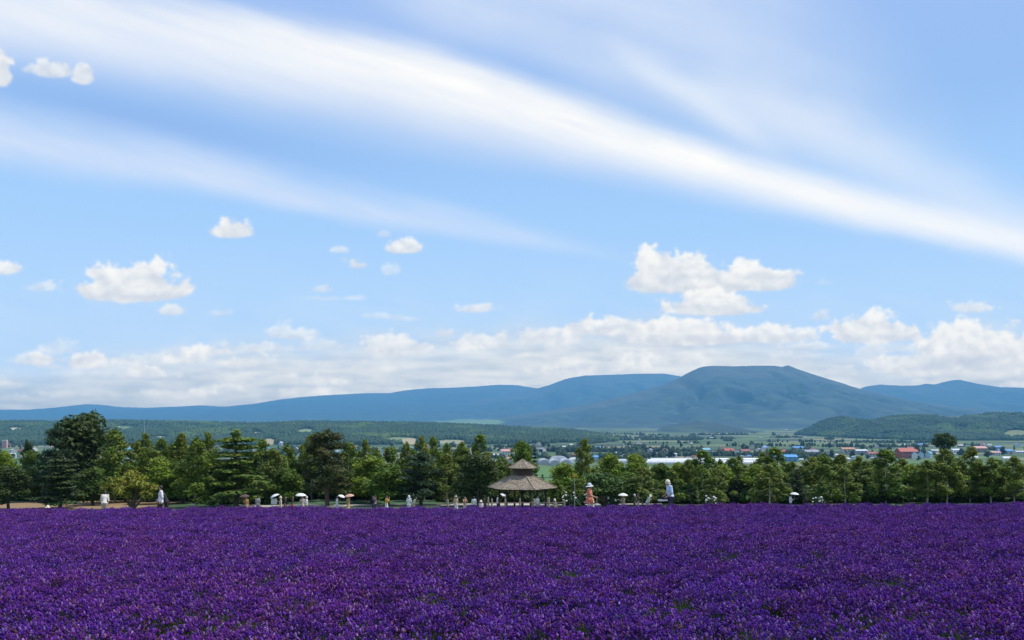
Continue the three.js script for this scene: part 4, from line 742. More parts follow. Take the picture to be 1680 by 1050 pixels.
// ------------------------------------------------------------------ the pavilion
{
  const d = 75, dk = 0, cx = X(857, d), gy = groundY(cx, d), R = rng(808), o = thing('pavilion', cx, gy, -d);
  tag(o, 'wooden pavilion with two-tiered shingle roof on dark posts', 'pavilion');
  const twist = 19 * Math.PI / 180, corner = (r, y, k) => new THREE.Vector3(Math.sin(twist + k * Math.PI / 3) * r, y, Math.cos(twist + k * Math.PI / 3) * r);
  const dark = std(0.05, 0.033, 0.025, 0.8), beamM = std(0.10, 0.07, 0.05, 0.8), shM = vcol(0.9), ridgeM = std(0.26, 0.215, 0.155, 0.85), deckM = std(0.22, 0.2, 0.18, 0.9);
  const tier = (rBot, yBot, rTop, yTop, courses) => {         // six faces of overlapping shingles
    const geos = [];
    for (let k = 0; k < 6; k++) for (let c = 0; c < courses; c++) {
      const t0 = c / courses, t1 = (c + 1.35) / courses, rr0 = lerp(rBot, rTop, t0), rr1 = lerp(rBot, rTop, Math.min(1, t1)), y0 = lerp(yBot, yTop, t0), y1 = lerp(yBot, yTop, Math.min(1, t1));
      const a0 = corner(rr0, y0, k), a1 = corner(rr0, y0, k + 1), b0 = corner(rr1, y1, k), b1 = corner(rr1, y1, k + 1), L = a0.distanceTo(a1), n = Math.max(2, Math.round(L / 0.13));
      const nrm = new THREE.Vector3().subVectors(a1, a0).cross(new THREE.Vector3().subVectors(b0, a0)).normalize();
      for (let i = 0; i < n; i++) {
        const u0 = (i + 0.03) / n, u1 = (i + 0.97) / n, th = 0.02 + R() * 0.012, drop = R() * 0.025, lift = nrm.clone().multiplyScalar(th + 0.012 * (R()));
        const p = [a0.clone().lerp(a1, u0), a0.clone().lerp(a1, u1), b0.clone().lerp(b1, u1), b0.clone().lerp(b1, u0)]; p[0].y -= drop; p[1].y -= drop;
        const q = p.map((v, z) => v.clone().add(z < 2 ? lift : nrm.clone().multiplyScalar(0.004)));
        const g = new THREE.BufferGeometry(), f = [q[0], q[1], q[2], q[0], q[2], q[3], p[0], p[1], q[1], p[0], q[1], q[0], p[0], q[0], q[3], p[1], q[2], q[1]];
        g.setAttribute('position', new THREE.Float32BufferAttribute(f.flatMap((v) => v.toArray()), 3));
        const tn = 0.62 + R() * 0.7, warm = (R() - 0.5) * 0.12, col = [0.245 * tn * (1 + warm), 0.205 * tn, 0.152 * tn * (1 - warm)]; g.setAttribute('color', new THREE.Float32BufferAttribute(f.flatMap(() => col), 3)); g.computeVertexNormals(); geos.push(g);
      }
    }
    return mergeGeometries(geos);
  };
  const deck = (rBot, yBot, rTop, yTop) => new THREE.CylinderGeometry(rTop, rBot, yTop - yBot, 6, 1, true).rotateY(twist).translate(0, (yBot + yTop) / 2, 0);
  const bar = (a, b, r, sides = 6) => { const v = new THREE.Vector3().subVectors(b, a), g = new THREE.CylinderGeometry(r, r, v.length(), sides); g.applyQuaternion(new THREE.Quaternion().setFromUnitVectors(new THREE.Vector3(0, 1, 0), v.clone().normalize())); g.translate((a.x + b.x) / 2, (a.y + b.y) / 2, (a.z + b.z) / 2); return g; };
  const lower = mesh('lower_roof', mergeGeometries([deck(2.9, 2.22, 0.8, 3.26), bar(corner(2.78, 2.2, 0), corner(2.78, 2.2, 1), 0.06), ...[1, 2, 3, 4, 5].map((k) => bar(corner(2.78, 2.2, k), corner(2.78, 2.2, k + 1), 0.06))]), beamM, o);
  const s1 = mesh('shingles', tier(2.95, 2.24, 0.78, 3.3, 16), shM, lower); s1.userData.kind = 'stuff';
  for (let k = 0; k < 6; k++) mesh('hip_ridge', bar(corner(2.97, 2.27, k), corner(0.8, 3.34, k), 0.045, 5), ridgeM, lower);
  mesh('cupola', new THREE.CylinderGeometry(0.84, 0.84, 0.8, 6).rotateY(twist).translate(0, 3.55, 0), dark, o);
  const cap = mesh('upper_roof', mergeGeometries([deck(1.2, 3.87, 0.03, 4.5), new THREE.CylinderGeometry(1.18, 1.18, 0.05, 6).rotateY(twist).translate(0, 3.87, 0)]), beamM, o);
  const s2 = mesh('shingles', tier(1.26, 3.9, 0.03, 4.6, 8), shM, cap); s2.userData.kind = 'stuff';
  for (let k = 0; k < 6; k++) mesh('hip_ridge', bar(corner(1.27, 3.93, k), corner(0.03, 4.63, k), 0.035, 5), ridgeM, cap);
  for (let k = 0; k < 6; k++) {
    const a = corner(2.0, 0.05, k), b = corner(2.0, 2.66, k); mesh('post', bar(a, b, 0.085, 8), dark, o);
    const m = corner(2.0, 2.0, k); for (const s of [-1, 1]) { const e = corner(2.0, 2.45, k + s); mesh('brace', bar(m.clone().setY(1.75), m.clone().lerp(e, 0.3).setY(2.4), 0.045), dark, o); }
    mesh('tie_beam', bar(corner(2.0, 2.44, k), corner(2.0, 2.44, k + 1), 0.06), dark, o);
  }
  mesh('centre_post', bar(new THREE.Vector3(0, 0.05, 0), new THREE.Vector3(0, 3.2, 0), 0.11, 8), dark, o);
  for (let k = 0; k < 6; k++) mesh('brace', bar(new THREE.Vector3(0, 1.55, 0), corner(0.62, 2.55, k), 0.055), dark, o);
  mesh('deck', new THREE.CylinderGeometry(2.7, 2.7, 0.2, 6).rotateY(twist).translate(0, 0, 0), deckM, o);
  for (const k of [1, 2, 3]) { const a = corner(1.75, 0.46, k + 0.12), b = corner(1.75, 0.46, k + 0.88); mesh('bench', bar(a, b, 0.11, 5), beamM, o); }
}
{                                                             // stakes and rail of the low fence by the pavilion
  const stakeM = std(0.34, 0.29, 0.21, 0.9), d = 71, geo = new THREE.CylinderGeometry(0.065, 0.075, 1.25, 8).translate(0, 0.62, 0), capG = new THREE.ConeGeometry(0.066, 0.06, 8).translate(0, 1.28, 0);
  const place = [[735, 'single one left of the visitors by the dark round tree'], [801, 'taller stake left of the pavilion, first of its fence'], [807, 'second stake of the fence left of the pavilion'], [829, 'stake under the left side of the pavilion roof'], [853, 'stake in front of the middle of the pavilion'], [876, 'stake under the right half of the pavilion roof'], [900, 'thick pale stake at the right end of the pavilion'], [926, 'last stake of the fence, right of the pavilion']];
  place.forEach(([px, where], i) => { const x = X(px, d), o = thing('fence_stake', x, groundY(x, d), -d), s = [0.95, 1.1, 1, 0.98, 1, 0.97, 1.05, 0.9][i]; const p = mesh('stake', geo, stakeM, o); mesh('tip', capG, stakeM, p); o.scale.set(i === 6 ? 1.5 : 1, s, i === 6 ? 1.5 : 1); tag(o, 'weathered wooden stake, ' + where, 'stake'); });
  const a = X(801, d), b = X(926, d), rail = mesh('fence_rail', new THREE.CylinderGeometry(0.035, 0.035, b - a, 6).rotateZ(Math.PI / 2), std(0.2, 0.15, 0.1, 0.9), scene); rail.position.set((a + b) / 2, groundY((a + b) / 2, d) + 0.95, -d + 0.13); tag(rail, 'brown wooden rail along the low fence before the pavilion', 'rail');
}
{                                                             // yellow sign on a pale post
  const d = 82, x = X(942.5, d), gy = groundY(x, d), o = thing('sign', x, gy, -d, 0.12), top = Y(779, d) - gy, post = std(0.4, 0.39, 0.34, 0.7), yel = std(0.72, 0.42, 0.04, 0.6), blk = std(0.20, 0.10, 0.02, 0.7);
  mesh('post', new THREE.CylinderGeometry(0.022, 0.025, top, 8).translate(0, top / 2, 0), post, o);
  const w = 6.5 * d / F, bd = mesh('board', new THREE.BoxGeometry(w, w * 0.6, 0.04).translate(0, top - w * 0.2, 0.06), yel, o);
  for (const [yy, ww] of [[0.08, 0.7], [-0.06, 0.55]]) mesh('print', new THREE.BoxGeometry(w * ww, w * 0.06, 0.006).translate(0, top - w * 0.2 + yy * w * 1.4, 0.084), blk, bd);
  tag(o, 'small yellow sign board on a pale post left of the woman in orange', 'sign');
  const o2 = thing('sign_board', X(449.5, 78), groundY(X(449.5, 78), 78), -78, 0.1), wh = std(0.72, 0.71, 0.69, 0.7), h2 = Y(818, 78) - groundY(X(449.5, 78), 78), s = 9.3 * 78 / F;
  mesh('panel', new THREE.BoxGeometry(s, s, 0.05).translate(0, h2 - s / 2, 0), wh, o2);
  for (const e of [-1, 1]) mesh('leg', new THREE.CylinderGeometry(0.025, 0.025, h2 - 0.02, 6).translate(e * s * 0.42, h2 / 2, -0.06), std(0.3, 0.26, 0.2), o2);
  for (const [yy, xx, ww] of [[0.2, -0.2, 0.3], [-0.1, 0.15, 0.4], [-0.25, -0.1, 0.5]]) mesh('print', new THREE.BoxGeometry(s * ww, s * 0.07, 0.006).translate(xx * s, h2 - s / 2 + yy * s, 0.03), std(0.45, 0.42, 0.42), o2);
  tag(o2, 'square white notice board left of the parasols', 'notice board');
}

// ------------------------------------------------------------------ the lavender
{
  const spikeG = (len, rad) => {                              // flower head: five-sided spindle with a waist
    const g = new THREE.LatheGeometry([[0, 0], [rad * 0.8, len * 0.12], [rad, len * 0.4], [rad * 0.75, len * 0.55], [rad * 0.85, len * 0.72], [0, len]].map((p) => new THREE.Vector2(...p)), 5); return g.toNonIndexed();
  };
  const HUES = [[0.100, 0.020, 0.215], [0.124, 0.027, 0.23], [0.080, 0.020, 0.255], [0.245, 0.125, 0.37], [0.14, 0.034, 0.125], [0.13, 0.062, 0.06]];
  function bush(seed, spikes, open, green) {
    const r = rng(seed), P = [], C = [], N = [], v = new THREE.Vector3(), qn = new THREE.Quaternion(), up = new THREE.Vector3(0, 1, 0), m = new THREE.Matrix4(), dir = new THREE.Vector3();
    const put = (g, mat4, col, jit) => { const p = g.attributes.position; for (let i = 0; i < p.count; i++) { v.fromBufferAttribute(p, i).applyMatrix4(mat4); P.push(v.x, v.y, v.z); const k = 1 + (r() - 0.5) * jit; C.push(col[0] * k, col[1] * k, col[2] * k); } };
    const heads = [spikeG(0.046, 0.0135), spikeG(0.036, 0.012), spikeG(0.054, 0.013)];
    for (let i = 0; i < spikes; i++) {
      const an = r() * 6.283, q = Math.sqrt(r()), lean = q * open, h = (0.60 - 0.19 * q * q) * (0.86 + r() * 0.2);
      dir.set(Math.cos(an) * Math.sin(lean), Math.cos(lean), Math.sin(an) * Math.sin(lean)).add(new THREE.Vector3((r() - 0.5) * 0.3, 0, (r() - 0.5) * 0.3)).normalize();
      const bx = Math.cos(an) * q * 0.12, bz = Math.sin(an) * q * 0.12, tx = Math.cos(an) * q * 0.34 + (r() - 0.5) * 0.05, tz = Math.sin(an) * q * 0.34 + (r() - 0.5) * 0.05;
      qn.setFromUnitVectors(up, dir); const s = 0.85 + r() * 0.45; m.compose(new THREE.Vector3(tx, h - 0.05, tz), qn, new THREE.Vector3(s, s, s));
      const hue = HUES[[0, 0, 0, 0, 1, 1, 1, 1, 2, 2, 2, 3, 3, 4, 5][Math.floor(r() * 15)]], t = 0.55 + r() * 0.9;
      put(heads[i % 3], m, hue.map((c) => c * t), 0.8);
      // stem: a thin three-cornered blade
      const sx = lerp(bx, tx, 0.25), sz = lerp(bz, tz, 0.25), w = 0.0035, g1 = [0.075 + r() * 0.04, 0.115 + r() * 0.04, 0.055];
      P.push(sx - w, 0.2, sz, sx + w, 0.2, sz + w, tx, h - 0.04, tz); for (let k = 0; k < 3; k++) C.push(...g1);
    }
    for (let i = 0; i < 190 + green; i++) {                   // narrow grey-green leaves
      const an = r() * 6.283, q = Math.sqrt(r()), hh = (0.42 - 0.18 * q * q) * (0.7 + r() * 0.5), x = Math.cos(an) * q * 0.34, z = Math.sin(an) * q * 0.34, a2 = r() * 6.28, w = 0.008 + r() * 0.006, k = 0.7 + r() * 0.6, col = green > 100 ? [0.10 * k, 0.16 * k, 0.045 * k] : [0.055 * k, 0.085 * k, 0.04 * k];
      P.push(x * 0.5 - Math.cos(a2) * w, 0.03, z * 0.5 - Math.sin(a2) * w, x * 0.5 + Math.cos(a2) * w, 0.03, z * 0.5 + Math.sin(a2) * w, x + (r() - 0.5) * 0.1, hh, z + (r() - 0.5) * 0.1); for (let e = 0; e < 3; e++) C.push(...col);
    }
    const g = new THREE.BufferGeometry(); g.setAttribute('position', new THREE.Float32BufferAttribute(P, 3)); g.setAttribute('color', new THREE.Float32BufferAttribute(C, 3)); g.computeVertexNormals(); return g;
  }
  const kinds = [bush(1, 215, 0.75, 0), bush(2, 190, 0.85, 0), bush(3, 235, 0.7, 0), bush(4, 170, 0.9, 30), bush(5, 40, 0.6, 160)];
  const bareAt = [[600, 1036, 0.8], [668, 1044, 0.7], [560, 1040, 0.4], [350, 1040, 0.6], [210, 1036, 0.8], [60, 1044, 0.6], [500, 1036, 0.4], [705, 976, 0.5], [590, 966, 0.5], [455, 946, 0.6], [340, 966, 0.5], [800, 963, 0.6], [560, 898, 1.0], [636, 899, 0.9], [686, 906, 1.0], [362, 901, 0.7], [430, 893, 0.9], [950, 1028, 0.5], [1120, 985, 0.5], [1240, 1038, 0.6], [1420, 1005, 0.5], [1570, 1036, 0.5], [900, 930, 0.7], [1330, 925, 0.7], [1180, 905, 0.8], [150, 930, 0.7], [1500, 945, 0.6]].map(([px, py, w]) => { let d = 8; while (HOR + (1.85 + 0.0484 * d) / d * F > py) d += 0.05; return [X(px, d), d, w]; });
  const r = rng(4242), lists = kinds.map(() => []), sp = 0.49;
  for (let d = 4.5; d < 41; d += sp * 0.92) for (let x = -(0.64 * d + 6); x < 0.64 * d + 6; x += sp) {
    const xx = x + (r() - 0.5) * 0.42, dd = d + (r() - 0.5) * 0.42; if (dd > 41.05 + 0.25 * noise(xx * 0.6, 3)) continue;
    const gap = fbm(xx / 1.7 + 30, dd / 0.9 + 7, 3), big = fbm(xx / 6, dd / 3.2, 3), bare = gap > 0.27 || (gap > 0.13 && r() < 0.45) || bareAt.some(([a, b, w]) => ((xx - a) / w) ** 2 + ((dd - b) / (w * 0.9)) ** 2 < 1 && r() < 0.85);
    const k = bare || r() < 0.012 ? 4 : Math.floor(r() * 4); lists[k].push([xx, dd, bare ? 0.9 + r() * 0.15 : 0.84 + r() * 0.22 + big * 0.22 - Math.max(0, gap) * 0.5, big]);
  }
  const root = new THREE.Group(); root.name = 'lavender_field'; scene.add(root);
  tag(root, 'violet lavender in full bloom covering the whole foreground', 'lavender', null, 'stuff');
  const mat = new THREE.MeshPhysicalMaterial({ vertexColors: true, roughness: 0.8, transmission: 0.0, specularIntensity: 0.3, side: THREE.DoubleSide }), o = new THREE.Object3D(), c = new THREE.Color();
  kinds.forEach((g, k) => {
    const L = lists[k], im = new THREE.InstancedMesh(g, mat, L.length);
    L.forEach(([x, d, s, big], i) => {
      o.position.set(x, groundY(x, d) + noise(x / 3, d / 2) * 0.05, -d); o.rotation.set((r() - 0.5) * 0.16, r() * 6.283, (r() - 0.5) * 0.16); o.scale.set(s * 1.05, s, s * 1.05); o.updateMatrix(); im.setMatrixAt(i, o.matrix);
      const b = 0.82 + r() * 0.36, h = (r() - 0.5) * 0.34 + big * 0.5; im.setColorAt(i, c.setRGB(b * (1 + h * 0.5), b, b * (1 - h * 0.35)));
    });
    im.name = k === 4 ? 'green_clumps' : 'flower_clumps'; im.castShadow = im.receiveShadow = true; im.userData.kind = 'stuff'; root.add(im);
  });
  // earth under the plants
  const earth = pixelTexture(256, 256, (i, j) => { const n = wrapFbm(i, j, 256, 7, 5), m = wrapFbm(i, j, 256, 50, 2), k = 0.85 + n * 0.5 + m * 0.5; return [0.075 * k, 0.058 * k, 0.04 * k]; });
  const ds = [...range(2, 41, 12), 41.4, 42.4];
  struct('field_soil', gridGeo({ n: 25, f: (u, d) => (u - 0.5) * 2 * (0.64 * d + 7) }, ds, (x, d) => groundY(x, d) + 0.012, 5), new THREE.MeshStandardMaterial({ map: earth, roughness: 0.95 }), 'dark earth between the lavender plants');
  // the few pale dried tufts at the front
  const dry = (px, py, label) => {
    let d = 8; while (HOR + (1.9 + 0.0484 * d) / d * F > py) d += 0.05;
    const x = X(px, d), o2 = thing('dry_grass_tuft', x, groundY(x, d), -d), rr = rng(px), P = [], C = [];
    for (let i = 0; i < 170; i++) { const an = rr() * 6.28, q = Math.sqrt(rr()) * 0.32, hh = 0.5 + rr() * 0.2, bx = Math.cos(an) * q * 0.5, bz = Math.sin(an) * q * 0.5, w = 0.006, k = 0.7 + rr() * 0.6; P.push(bx - w, 0, bz, bx + w, 0, bz + w, Math.cos(an) * q * 1.3 + (rr() - 0.5) * 0.1, hh, Math.sin(an) * q * 1.3); for (let e = 0; e < 3; e++) C.push(0.34 * k, 0.25 * k, 0.11 * k); }
    const g = new THREE.BufferGeometry(); g.setAttribute('position', new THREE.Float32BufferAttribute(P, 3)); g.setAttribute('color', new THREE.Float32BufferAttribute(C, 3)); g.computeVertexNormals();
    mesh('blades', g, mat, o2).userData.kind = 'stuff'; tag(o2, label, 'grass tuft');
  };
  dry(492, 1000, 'pale straw-coloured dry tuft standing in the front lavender left of centre');
}

// ------------------------------------------------------------------ people: one smooth surface per body and per garment
function nets(f, lo, hi, cell) {                              // surface nets over a box; f < 0 inside
  const n = [0, 1, 2].map((k) => Math.ceil((hi[k] - lo[k]) / cell) + 1), [nx, ny, nz] = n, val = new Float32Array(nx * ny * nz), id = new Int32Array(nx * ny * nz).fill(-1), P = [], idx = [];
  const at = (x, y, z) => (z * ny + y) * nx + x;
  for (let z = 0; z < nz; z++) for (let y = 0; y < ny; y++) for (let x = 0; x < nx; x++) val[at(x, y, z)] = f(lo[0] + x * cell, lo[1] + y * cell, lo[2] + z * cell);
  const E = [[0, 1], [0, 2], [0, 4], [1, 3], [1, 5], [2, 3], [2, 6], [3, 7], [4, 5], [4, 6], [5, 7], [6, 7]];
  for (let z = 0; z < nz - 1; z++) for (let y = 0; y < ny - 1; y++) for (let x = 0; x < nx - 1; x++) {
    const v = []; let m = 0; for (let k = 0; k < 8; k++) { v[k] = val[at(x + (k & 1), y + (k >> 1 & 1), z + (k >> 2))]; if (v[k] < 0) m |= 1 << k; }
    if (m === 0 || m === 255) continue;
    let sx = 0, sy = 0, sz = 0, c = 0;
    for (const [a, b] of E) if ((v[a] < 0) !== (v[b] < 0)) { const t = v[a] / (v[a] - v[b]); sx += (a & 1) + t * ((b & 1) - (a & 1)); sy += (a >> 1 & 1) + t * ((b >> 1 & 1) - (a >> 1 & 1)); sz += (a >> 2) + t * ((b >> 2) - (a >> 2)); c++; }
    id[at(x, y, z)] = P.length / 3; P.push(lo[0] + (x + sx / c) * cell, lo[1] + (y + sy / c) * cell, lo[2] + (z + sz / c) * cell);
  }
  for (let z = 1; z < nz - 1; z++) for (let y = 1; y < ny - 1; y++) for (let x = 1; x < nx - 1; x++) {
    const a = val[at(x, y, z)] < 0;
    const quad = (p, q, r, s, flip) => { if (flip) idx.push(p, q, r, p, r, s); else idx.push(p, r, q, p, s, r); };
    if (a !== val[at(x + 1, y, z)] < 0) quad(id[at(x, y - 1, z - 1)], id[at(x, y, z - 1)], id[at(x, y, z)], id[at(x, y - 1, z)], a);
    if (a !== val[at(x, y + 1, z)] < 0) quad(id[at(x - 1, y, z - 1)], id[at(x - 1, y, z)], id[at(x, y, z)], id[at(x, y, z - 1)], a);
    if (a !== val[at(x, y, z + 1)] < 0) quad(id[at(x - 1, y - 1, z)], id[at(x, y - 1, z)], id[at(x, y, z)], id[at(x - 1, y, z)], a);
  }
  const g = new THREE.BufferGeometry(); g.setAttribute('position', new THREE.Float32BufferAttribute(P, 3)); g.setIndex(idx); g.computeVertexNormals(); return g;
}
function field(caps, k) {                                     // smooth union of tapered capsules [a, ra, b, rb]
  const S = caps.map(([a, ra, b, rb]) => { const d = [b[0] - a[0], b[1] - a[1], b[2] - a[2]]; return [a, ra, d, rb, d[0] * d[0] + d[1] * d[1] + d[2] * d[2] + 1e-9]; });
  return (x, y, z) => { let r = 9; for (const [a, ra, d, rb, l] of S) { const px = x - a[0], py = y - a[1], pz = z - a[2], t = Math.min(1, Math.max(0, (px * d[0] + py * d[1] + pz * d[2]) / l)), e = Math.hypot(px - d[0] * t, py - d[1] * t, pz - d[2] * t) - lerp(ra, rb, t); const h = Math.max(k - Math.abs(r - e), 0) / k; r = Math.min(r, e) - h * h * k * 0.25; } return r; };
}
function skin(caps, k, cell, cut) {
  const lo = [9, 9, 9], hi = [-9, -9, -9]; for (const [a, ra, b, rb] of caps) for (let q = 0; q < 3; q++) { lo[q] = Math.min(lo[q], a[q] - ra, b[q] - rb); hi[q] = Math.max(hi[q], a[q] + ra, b[q] + rb); }
  const f = field(caps, k); return nets(cut ? (x, y, z) => Math.max(f(x, y, z), cut(x, y, z)) : f, lo.map((v) => v - cell * 2.5), hi.map((v) => v + cell * 2.5), cell);
}
// forward +z, left hand +x; 1.68 m tall
const POSES = {
  stand: {}, walk: { footL: [0.09, 0.07, 0.26], kneeL: [0.09, 0.5, 0.2], footR: [-0.09, 0.1, -0.3], kneeR: [-0.09, 0.5, 0.02], elbowL: [0.25, 1.12, -0.1], wristL: [0.26, 0.9, 0.0], elbowR: [-0.25, 1.12, 0.05], wristR: [-0.25, 0.93, 0.2] },
  hold: { elbowR: [-0.24, 1.14, 0.08], wristR: [-0.17, 1.22, 0.29] },
  photo: { elbowR: [-0.24, 1.2, 0.18], wristR: [-0.1, 1.44, 0.28], elbowL: [0.24, 1.2, 0.18], wristL: [0.1, 1.44, 0.28] },
  bend: { lean: 0.55, elbowR: [-0.22, 1.12, 0.1], wristR: [-0.18, 0.9, 0.25], elbowL: [0.22, 1.12, 0.1], wristL: [0.18, 0.9, 0.25] },
  sit: { hip: 0.5, kneeL: [0.1, 0.48, 0.42], kneeR: [-0.1, 0.48, 0.42], footL: [0.1, 0.07, 0.44], footR: [-0.1, 0.07, 0.44], elbowR: [-0.22, 1.14, 0.06], wristR: [-0.1, 1.0, 0.28], elbowL: [0.22, 1.14, 0.06], wristL: [0.1, 1.0, 0.28] },
  crouch: { hip: 0.32, lean: 0.5, kneeL: [0.12, 0.5, 0.34], kneeR: [-0.12, 0.5, 0.34], footL: [0.11, 0.07, 0.02], footR: [-0.11, 0.07, 0.02], elbowR: [-0.22, 1.14, 0.2], wristR: [-0.12, 1.0, 0.42], elbowL: [0.22, 1.14, 0.2], wristL: [0.12, 1.0, 0.42] },
  man: { lean: 0.2, footL: [0.1, 0.07, 0.12], kneeL: [0.1, 0.5, 0.13], footR: [-0.1, 0.07, -0.12], kneeR: [-0.1, 0.5, 0.0], elbowR: [-0.25, 1.12, 0.02], wristR: [-0.2, 1.0, 0.24], elbowL: [0.25, 1.12, 0.02], wristL: [0.2, 1.0, 0.24], nod: 0.15 },
  woman: { footL: [0.08, 0.07, 0.2], kneeL: [0.08, 0.5, 0.17], footR: [-0.08, 0.09, -0.22], kneeR: [-0.08, 0.5, 0.0], elbowR: [-0.23, 1.12, 0.08], wristR: [-0.15, 1.02, 0.33], elbowL: [0.24, 1.12, -0.08], wristL: [0.22, 0.92, 0.1] },
};
function joints(pose) {
  const p = POSES[pose], hip = p.hip ?? 0.9, dy = hip - 0.9, J = {};
  const lift = (v) => { let [x, y, z] = v; y += dy; if (p.lean) { const yy = y - hip, c = Math.cos(p.lean), s = Math.sin(p.lean); [y, z] = [hip + yy * c - z * s, yy * s + z * c]; } return [x, y, z]; };
  J.pelvis = [0, hip, 0]; J.waist = lift([0, 1.06, 0.01]); J.chest = lift([0, 1.27, 0]); J.neck = lift([0, 1.45, -0.01]); J.head = lift([0, 1.575, 0.015 + (p.nod ?? 0) * 0.2]); J.chin = lift([0, 1.515, 0.05 + (p.nod ?? 0) * 0.2]); J.nose = lift([0, 1.56, 0.118 + (p.nod ?? 0) * 0.2]);
  for (const [s, q] of [['L', 1], ['R', -1]]) {
    J['sh' + s] = lift([0.165 * q, 1.385, -0.01]); J['elbow' + s] = lift(p['elbow' + s] ?? [0.23 * q, 1.12, -0.03]); J['wrist' + s] = lift(p['wrist' + s] ?? [0.23 * q, 0.88, 0.06]);
    J['hip' + s] = [0.085 * q, hip - 0.02, 0]; J['knee' + s] = p['knee' + s] ?? [0.09 * q, 0.49, 0.02]; J['foot' + s] = p['foot' + s] ?? [0.095 * q, 0.07, -0.02];
    J['ear' + s] = lift([0.088 * q, 1.56, 0.0 + (p.nod ?? 0) * 0.2]); J['chest' + s] = lift([0.075 * q, 1.26, 0.0]);
  }
  return J;
}
const dirTo = (a, b, l) => { const v = [b[0] - a[0], b[1] - a[1], b[2] - a[2]], m = Math.hypot(...v) || 1; return v.map((c) => c / m * l); };
const add = (a, b) => [a[0] + b[0], a[1] + b[1], a[2] + b[2]];
const mixp = (a, b, t) => a.map((v, i) => lerp(v, b[i], t));
const geoCache = new Map(), cached = (k, f) => { if (!geoCache.has(k)) geoCache.set(k, f()); return geoCache.get(k); };
const handGeo = cached('hand', () => {                        // wrist at the origin, fingers along -y, thumb towards +z, gently curled
  const caps = [[[0, 0.01, 0], 0.024, [0, -0.045, 0], 0.026], [[0, -0.03, 0.018], 0.018, [0, -0.075, 0.02], 0.014], [[0, -0.03, -0.018], 0.018, [0, -0.072, -0.022], 0.013]];
  [[0.03, 0.068, 0], [0.011, 0.078, 1], [-0.009, 0.072, 2], [-0.029, 0.056, 3]].forEach(([z, len]) => { const a = [0, -0.075, z], b = [-0.012, -0.075 - len * 0.5, z * 1.08], c = [-0.034, -0.075 - len * 0.85, z * 1.1]; caps.push([a, 0.0098, b, 0.0088], [b, 0.0088, c, 0.0072]); });
  const a = [-0.004, -0.02, 0.028], b = [-0.014, -0.052, 0.05], c = [-0.024, -0.085, 0.052]; caps.push([a, 0.013, b, 0.0105], [b, 0.0105, c, 0.0085]);
  return skin(caps, 0.006, 0.0045);
});
const shoeGeo = cached('shoe', () => skin([[[0, -0.03, -0.045], 0.042, [0, -0.035, 0.1], 0.036], [[0, 0, -0.03], 0.045, [0, -0.035, 0.04], 0.04], [[0, -0.036, 0.1], 0.036, [0, -0.04, 0.165], 0.028]], 0.03, 0.012, (x, y) => -(y + 0.068)));
const SKIN = std(0.52, 0.32, 0.22, 0.6), HAIR = std(0.018, 0.014, 0.012, 0.5), GREYHAIR = std(0.5, 0.49, 0.46, 0.6), EYE_M = std(0.01, 0.01, 0.01, 0.3), LIP = std(0.36, 0.13, 0.11, 0.5);
const cloth = new Map(), fabric = (c) => { const k = c.join(); if (!cloth.has(k)) cloth.set(k, std(c[0], c[1], c[2], 0.9)); return cloth.get(k); };
